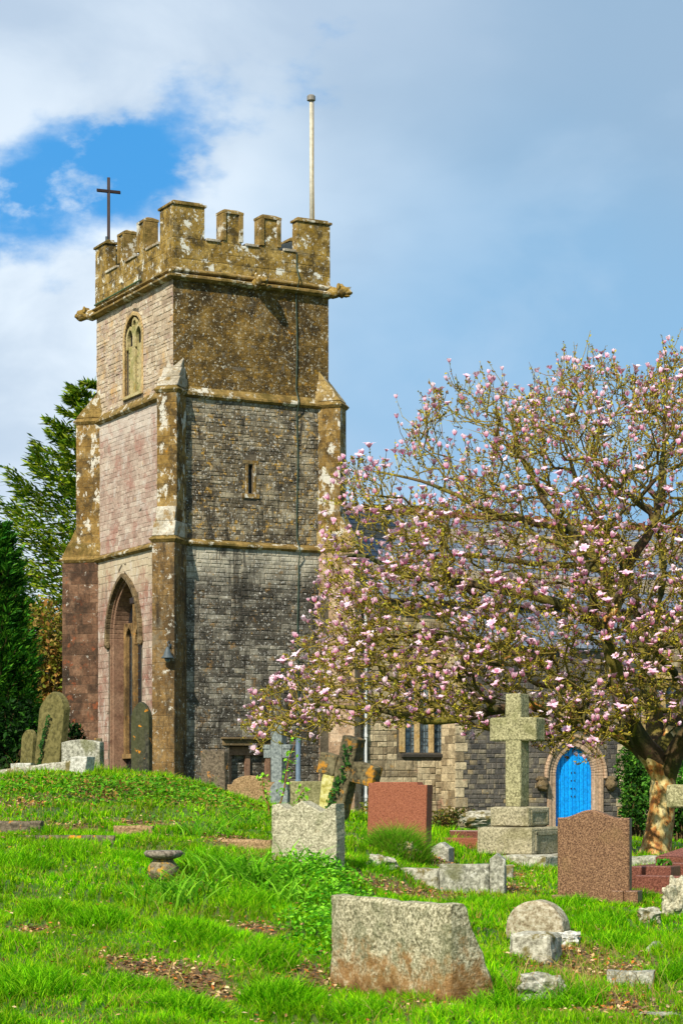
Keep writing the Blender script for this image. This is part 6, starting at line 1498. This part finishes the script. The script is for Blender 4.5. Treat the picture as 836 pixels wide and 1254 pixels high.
for q, (V_, Q_, C_) in enumerate(protos):
    js = np.where((pk == q) & ~isf)[0]
    if not len(js): continue
    W_ = fp[js][:, None] + sz[js][:, None, None] * (V_[None, :, 0:1] * x_[js][:, None] + V_[None, :, 1:2] * y_[js][:, None] + V_[None, :, 2:3] * fd[js][:, None])
    VV.append(W_.reshape(-1, 3)); QQ.append((Q_[None] + off + np.arange(len(js))[:, None, None] * len(V_)).reshape(-1, 4)); off += len(js) * len(V_)
    w_ = whiten[js][:, None, None] ** 2 * .7; CC.append((C_[None] * (1 - w_) + np.array([.95, .88, .9]) * w_).reshape(-1, 3))
o = link('blossoms', np_mesh('blossoms', np.concatenate(VV), np.concatenate(QQ), None, m_petal, np.concatenate(CC)), mag); o['kind'] = 'stuff'
# opening leaf buds and tufts of lichen on the shoots
bsel = np.concatenate([np.where(~fl)[0], np.where(~fl)[0], rng.integers(0, n, int(n * 3))]); fr_ = rng.uniform(.2, 1, len(bsel))[:, None]; bp = p1[bsel] * (1 - fr_) + p2[bsel] * fr_ + rng.normal(size=(len(bsel), 3)) * .015
bc = colmix(len(bsel), [S(160, 146, 34), S(188, 174, 54), S(124, 114, 28), S(140, 98, 50), S(166, 166, 60)])
o = link('leaf_buds', leaf_quads(bp, .03, bc, up=.2, name='leaf_buds'), mag); o['kind'] = 'stuff'
msel = rng.integers(n_man, cnt, 60000); mp = NP[msel] + rng.normal(size=(60000, 3)) * (rad[msel][:, None] + .02)
o = link('moss', leaf_quads(mp, .022, colmix(60000, [S(128, 118, 22), S(84, 80, 16), S(162, 146, 36), S(62, 60, 16)]), name='moss'), mag); o['kind'] = 'stuff'

# ---- conifers and shrubs to the left
def conifer(name, base, H, R0, cols, label, nb=150, leaf=.16, per=120, top_p=.9, droop=.25, z0=.1, dark=0, up=.35, parent=None, asym=None, cat='tree'):
    base = Vector(base); tr = empty(name, base, label, cat); m = MB(); m.tube([base - UP * .2, base + UP * H * .5, base + UP * H * .97], [H * .022 + .05, H * .012 + .03, .02], 8); m.build('trunk', m_bark, tr, smooth=True)
    pts = []; ch = []; dirl = []
    for k in range(nb):
        f = (k + rng.uniform()) / nb; z = H * (z0 + (1 - z0) * f); L = R0 * (1 - f) ** top_p * rng.uniform(.75, 1.15) + .15; az = k * 2.4 + rng.uniform(-.4, .4)
        dr = np.array([math.cos(az), math.sin(az), 0]); b_ = np.array(base) + [0, 0, z]; s_ = np.linspace(0, 1, 9)
        P_ = b_ + dr * (L * s_)[:, None] + np.array([0, 0, 1]) * ((-droop * L * np.sin(s_ * 2.2) + up * L * s_ ** 2.5) + 0)[:, None] + rng.normal(size=(9, 3)) * .03 * L * .2
        ch.append((P_, np.linspace(.03 + .02 * L * .3, .006, 9), 4))
        npn = int(per * (.25 + L / R0)); t_ = rng.uniform(.15, 1, npn) ** .7; q = np.stack([np.interp(t_, s_, P_[:, c]) for c in range(3)], 1)
        sid = np.cross(dr, [0, 0, 1]); wdt_ = L * .32 * (1 - .6 * t_) * rng.uniform(-1, 1, npn)
        q = q + sid * wdt_[:, None] + np.array([0, 0, 1]) * (-.18 * np.abs(wdt_) + rng.normal(size=npn) * .05 * L)[:, None]; pts.append(q); dirl.append(np.tile(dr, (npn, 1)) + sid * np.sign(wdt_)[:, None] * .7 + [0, 0, up])
    o_ = tubes_mesh(ch, 'branches', m_bark, tr); o_['kind'] = 'stuff'; p = np.concatenate(pts); dl = np.concatenate(dirl); n_ = len(p)
    # sprays: long narrow leaves pointing outwards
    dl = dl + rng.normal(size=dl.shape) * .35; dl /= np.linalg.norm(dl, axis=1)[:, None]; sd = np.cross(dl, rng.normal(size=(n_, 3)) * .6 + [0, 0, 1]); sd /= np.linalg.norm(sd, axis=1)[:, None]; s2 = leaf * rng.uniform(.6, 1.5, n_)[:, None]
    V = np.stack([p, p + dl * s2 * .5 + sd * s2 * .12, p + dl * s2, p + dl * s2 * .5 - sd * s2 * .12], 1).reshape(-1, 3); i_ = np.arange(n_)[:, None] * 4
    c_ = colmix(n_, cols) * (1 + .3 * pnoise(p[:, 0] + p[:, 2], p[:, 1] - p[:, 2], 2.2, 9))[:, None]
    o_ = link('crown', np_mesh('crown', V, i_ + [0, 1, 2, 3], None, m_leafv, np.repeat(c_, 4, 0)), tr); o_['kind'] = 'stuff'; return tr
cyb = P(108, 955, 88); cyb.z = .3
conifer('cypress_tree', cyb, (EYE + (HY - 468) * 88 / F) - .3, 7.4, [S(110, 140, 24), S(140, 160, 34), S(80, 116, 22), S(50, 84, 20), S(156, 170, 46)], 'tall yellow-green cypress with layered feathery boughs rising behind the left side of the tower', nb=130, leaf=.34, per=520, top_p=.72, droop=.16, z0=.1, up=.3)
yb = P(-4, 955, 55); yb.z = 1.0
conifer('yew_tree', yb, (EYE + (HY - 648) * 55 / F) - 1.0, 1.15, [S(40, 96, 22), S(66, 124, 30), S(90, 140, 36), S(28, 66, 18)], 'dense dark green upright yew at the left edge', nb=330, leaf=.17, per=150, top_p=.55, droop=-.35, z0=.02, up=.6)
yb = P(-40, 955, 58); yb.z = 1.0
conifer('yew_tree', yb, 6.2, 1.6, [S(40, 92, 22), S(66, 114, 30), S(28, 62, 18)], 'second dark yew mostly cut off by the left edge', nb=200, leaf=.18, per=120, top_p=.6, droop=-.2, z0=.02, up=.5)
def shrub(name, base, rx, ry, H, n, cols, size, label, twig=40, cat='shrub', up=.3, nb=14):
    base = Vector(base); tr = empty(name, base, label, cat); cen = []
    for k in range(nb):
        a = rng.uniform(0, 6.28); r_ = rng.uniform(.1, .8); cen.append(np.array(base) + [math.cos(a) * rx * r_, math.sin(a) * ry * r_, H * rng.uniform(.15, .82)])
    cen = np.array(cen); idx = rng.integers(0, nb, n); v = rng.normal(size=(n, 3)); v /= np.linalg.norm(v, axis=1)[:, None]; rad_ = rng.uniform(.3, 1, n)[:, None] ** .4
    p = cen[idx] + v * rad_ * np.array([rx * .42, ry * .42, H * .22]); p[:, 2] = np.maximum(p[:, 2], base.z + .02)
    c = colmix(n, cols) * (1 + .25 * rng.normal(size=nb)[idx])[:, None].clip(.4, 1.6)
    o_ = link('foliage', leaf_quads(p, size, c, up=up, name='foliage'), tr); o_['kind'] = 'stuff'; ch = []
    for k in range(twig):
        q = p[rng.integers(0, n)]; s_ = np.linspace(0, 1, 6)[:, None]; st = np.array(base) + [rng.normal() * rx * .2, rng.normal() * ry * .2, 0]; md = (st + q) / 2 + [0, 0, H * .1]
        ch.append(((1 - s_) ** 2 * st + 2 * s_ * (1 - s_) * md + s_ ** 2 * (q + (q - st) * .12), np.linspace(.03, .006, 6), 4))
    o_ = tubes_mesh(ch, 'stems', m_bark, tr); return tr
def at_ground(px, Y, dz=0): x = (px - CXP) * Y / F; return Vector((x, Y, g1(x, Y) + dz))
shrub('hedge_shrub', at_ground(58, 78), 2.2, 1.6, 7.6, 6500, [S(134, 118, 40), S(146, 104, 50), S(110, 112, 34), S(160, 134, 70), S(88, 100, 30)], .11, 'loose brownish and olive shrub between the yew and the tower', twig=160)
shrub('hedge_shrub', at_ground(20, 60), 1.7, 1.2, 2.6, 7000, [S(22, 50, 14), S(34, 66, 18), S(14, 34, 10)], .09, 'low dark evergreen hedge behind the pointed headstones at the left edge')
shrub('hedge_shrub', at_ground(5, 52), 1.6, 1.2, 2.8, 5000, [S(26, 60, 14), S(40, 76, 20), S(16, 36, 10)], .09, 'dark evergreen undergrowth beneath the left yew')
shrub('yew_bush', at_ground(777, 60), .62, .6, 2.9, 5200, [S(40, 84, 22), S(60, 104, 30), S(24, 56, 16), S(84, 124, 36)], .06, 'dark green upright yew bush against the chapel corner left of the magnolia trunk', cat='bush')
shrub('laurel_bush', at_ground(832, 52), .9, .8, 2.1, 4200, [S(60, 110, 30), S(84, 136, 40), S(40, 80, 22)], .07, 'bright green bush behind the magnolia trunk at the right edge', cat='bush')
shrub('weed_clump', at_ground(478, 50), 1.0, .5, .8, 900, [S(110, 120, 40), S(84, 110, 36), S(130, 110, 60)], .05, 'low weeds at the foot of the nave wall right of the red headstone', cat='plant', nb=8)
shrub('weed_clump', at_ground(545, 55), .9, .5, .7, 800, [S(130, 116, 44), S(84, 110, 36), S(120, 100, 50)], .05, 'ragged yellowish weeds between the red headstone and the tall cross', cat='plant', nb=8)
iv = []; ivn = []
for k in range(500):
    z = rand(.2, 4.6); px0 = 772 + rand(-3, 3) + 3 * math.sin(z * 2) + (12 if k % 3 == 0 and z < 3.4 else 0); iv.append(TW(a_of(px0, NB), NB, z) + SN * .06); ivn.append(SN)
o = link('wall_ivy', leaf_quads(iv, .07, colmix(500, [S(44, 92, 26), S(70, 124, 36), S(30, 64, 20)]), nrm=ivn)); o['kind'] = 'stuff'; tagit(o, 'strands of ivy climbing the nave wall beside the yew bush', 'ivy')
ivp = []; ivn = []; hb, hL, hH = place(40, 70, 848, 952, 35, 42); w, d = dirs(42)
for k in range(110):
    f = rand(0, .8); p = hb + w * hL * (.12 + .5 * f + rand(-.05, .05) + (.1 if f < .3 else 0)) + UP * hH * (.08 + f * .8) - d * .02 + w * (.1 * hH * f); ivp.append(p); ivn.append(-d)
for o_ in bpy.data.objects:
    if o_.get('label', '').startswith('tall olive green'): bigh = o_
o = link('ivy', leaf_quads(ivp, .035, colmix(110, [S(30, 66, 26), S(50, 90, 34)]), nrm=ivn), bigh); o['kind'] = 'stuff'
# young shoots with fresh leaves by the marble cross
def sapling(px, pyb, pyt, Y, label, lean=.0):
    b = P(px, pyb, Y); tp = P(px + lean, pyt, Y); sp = empty('sapling', b, label, 'sapling'); ch = [([np.array(b + (tp - b) * s + Vector((.02 * math.sin(s * 7), 0, 0))) for s in np.linspace(0, 1, 9)], np.linspace(.014, .005, 9), 5)]
    tubes_mesh(ch, 'stem', m_mbark, sp, lambda p, r: np.tile(np.array(S(150, 92, 50)), (len(p), 1))); lp = []
    for s in (.25, .42, .55, .68, .8, .98):
        c_ = b + (tp - b) * s
        for k in range(9): lp.append(c_ + Vector((rand(-.08, .08), rand(-.06, .06), rand(-.05, .05))))
    link('leaves', leaf_quads(lp, .035, colmix(len(lp), [S(110, 170, 30), S(140, 196, 50)])), sp)['kind'] = 'stuff'
sapling(340, 992, 905, 30, 'thin red-stemmed sapling with fresh green leaves before the marble cross', lean=22)
sapling(329, 1000, 950, 29, 'second shorter sapling with fresh leaves, left of the pale three-peaked headstone', lean=-8)
sapling(362, 1000, 965, 27, 'small leafy sapling just behind the pale three-peaked headstone', lean=10)
# cottage beyond the hedge
print('TRIS', sum(len(o_.data.loops) - 2 * len(o_.data.polygons) for o_ in bpy.data.objects if o_.type == 'MESH'), 'flowers', nf)
ct = empty('cottage', P(25, 905, 120), 'distant pale stone cottage glimpsed through the hedge left of the tower', 'house'); m = MB(); q = P(20, 905, 120); q.z = .3; m.box(q, (4.4, 0, 0), (0, 5, 0), (0, 0, 7)); m.build('wall', m_nave, ct)
m = MB(); m.prism([q + UP * 7, q + UP * 9.4 + Vector((0, 2.5, 0)), q + UP * 7 + Vector((0, 5, 0))], (4.4, 0, 0)); m.build('roof', m_slate, ct)
for k in range(2):
    m = MB(); wq = q + Vector((.6 + 1.9 * k, -.05, 4.4)); m.box(wq, (1, 0, 0), (0, .1, 0), (0, 0, 1.5)); wn = m.build('window', plain_mat('window_white', S(214, 214, 210)), ct); m = MB(); m.box(wq + Vector((.12, -.02, .12)), (.34, 0, 0), (0, .03, 0), (0, 0, 1.26)); m.build('pane', m_glass, wn); m = MB(); m.box(wq + Vector((.54, -.02, .12)), (.34, 0, 0), (0, .03, 0), (0, 0, 1.26)); m.build('pane', m_glass, wn)
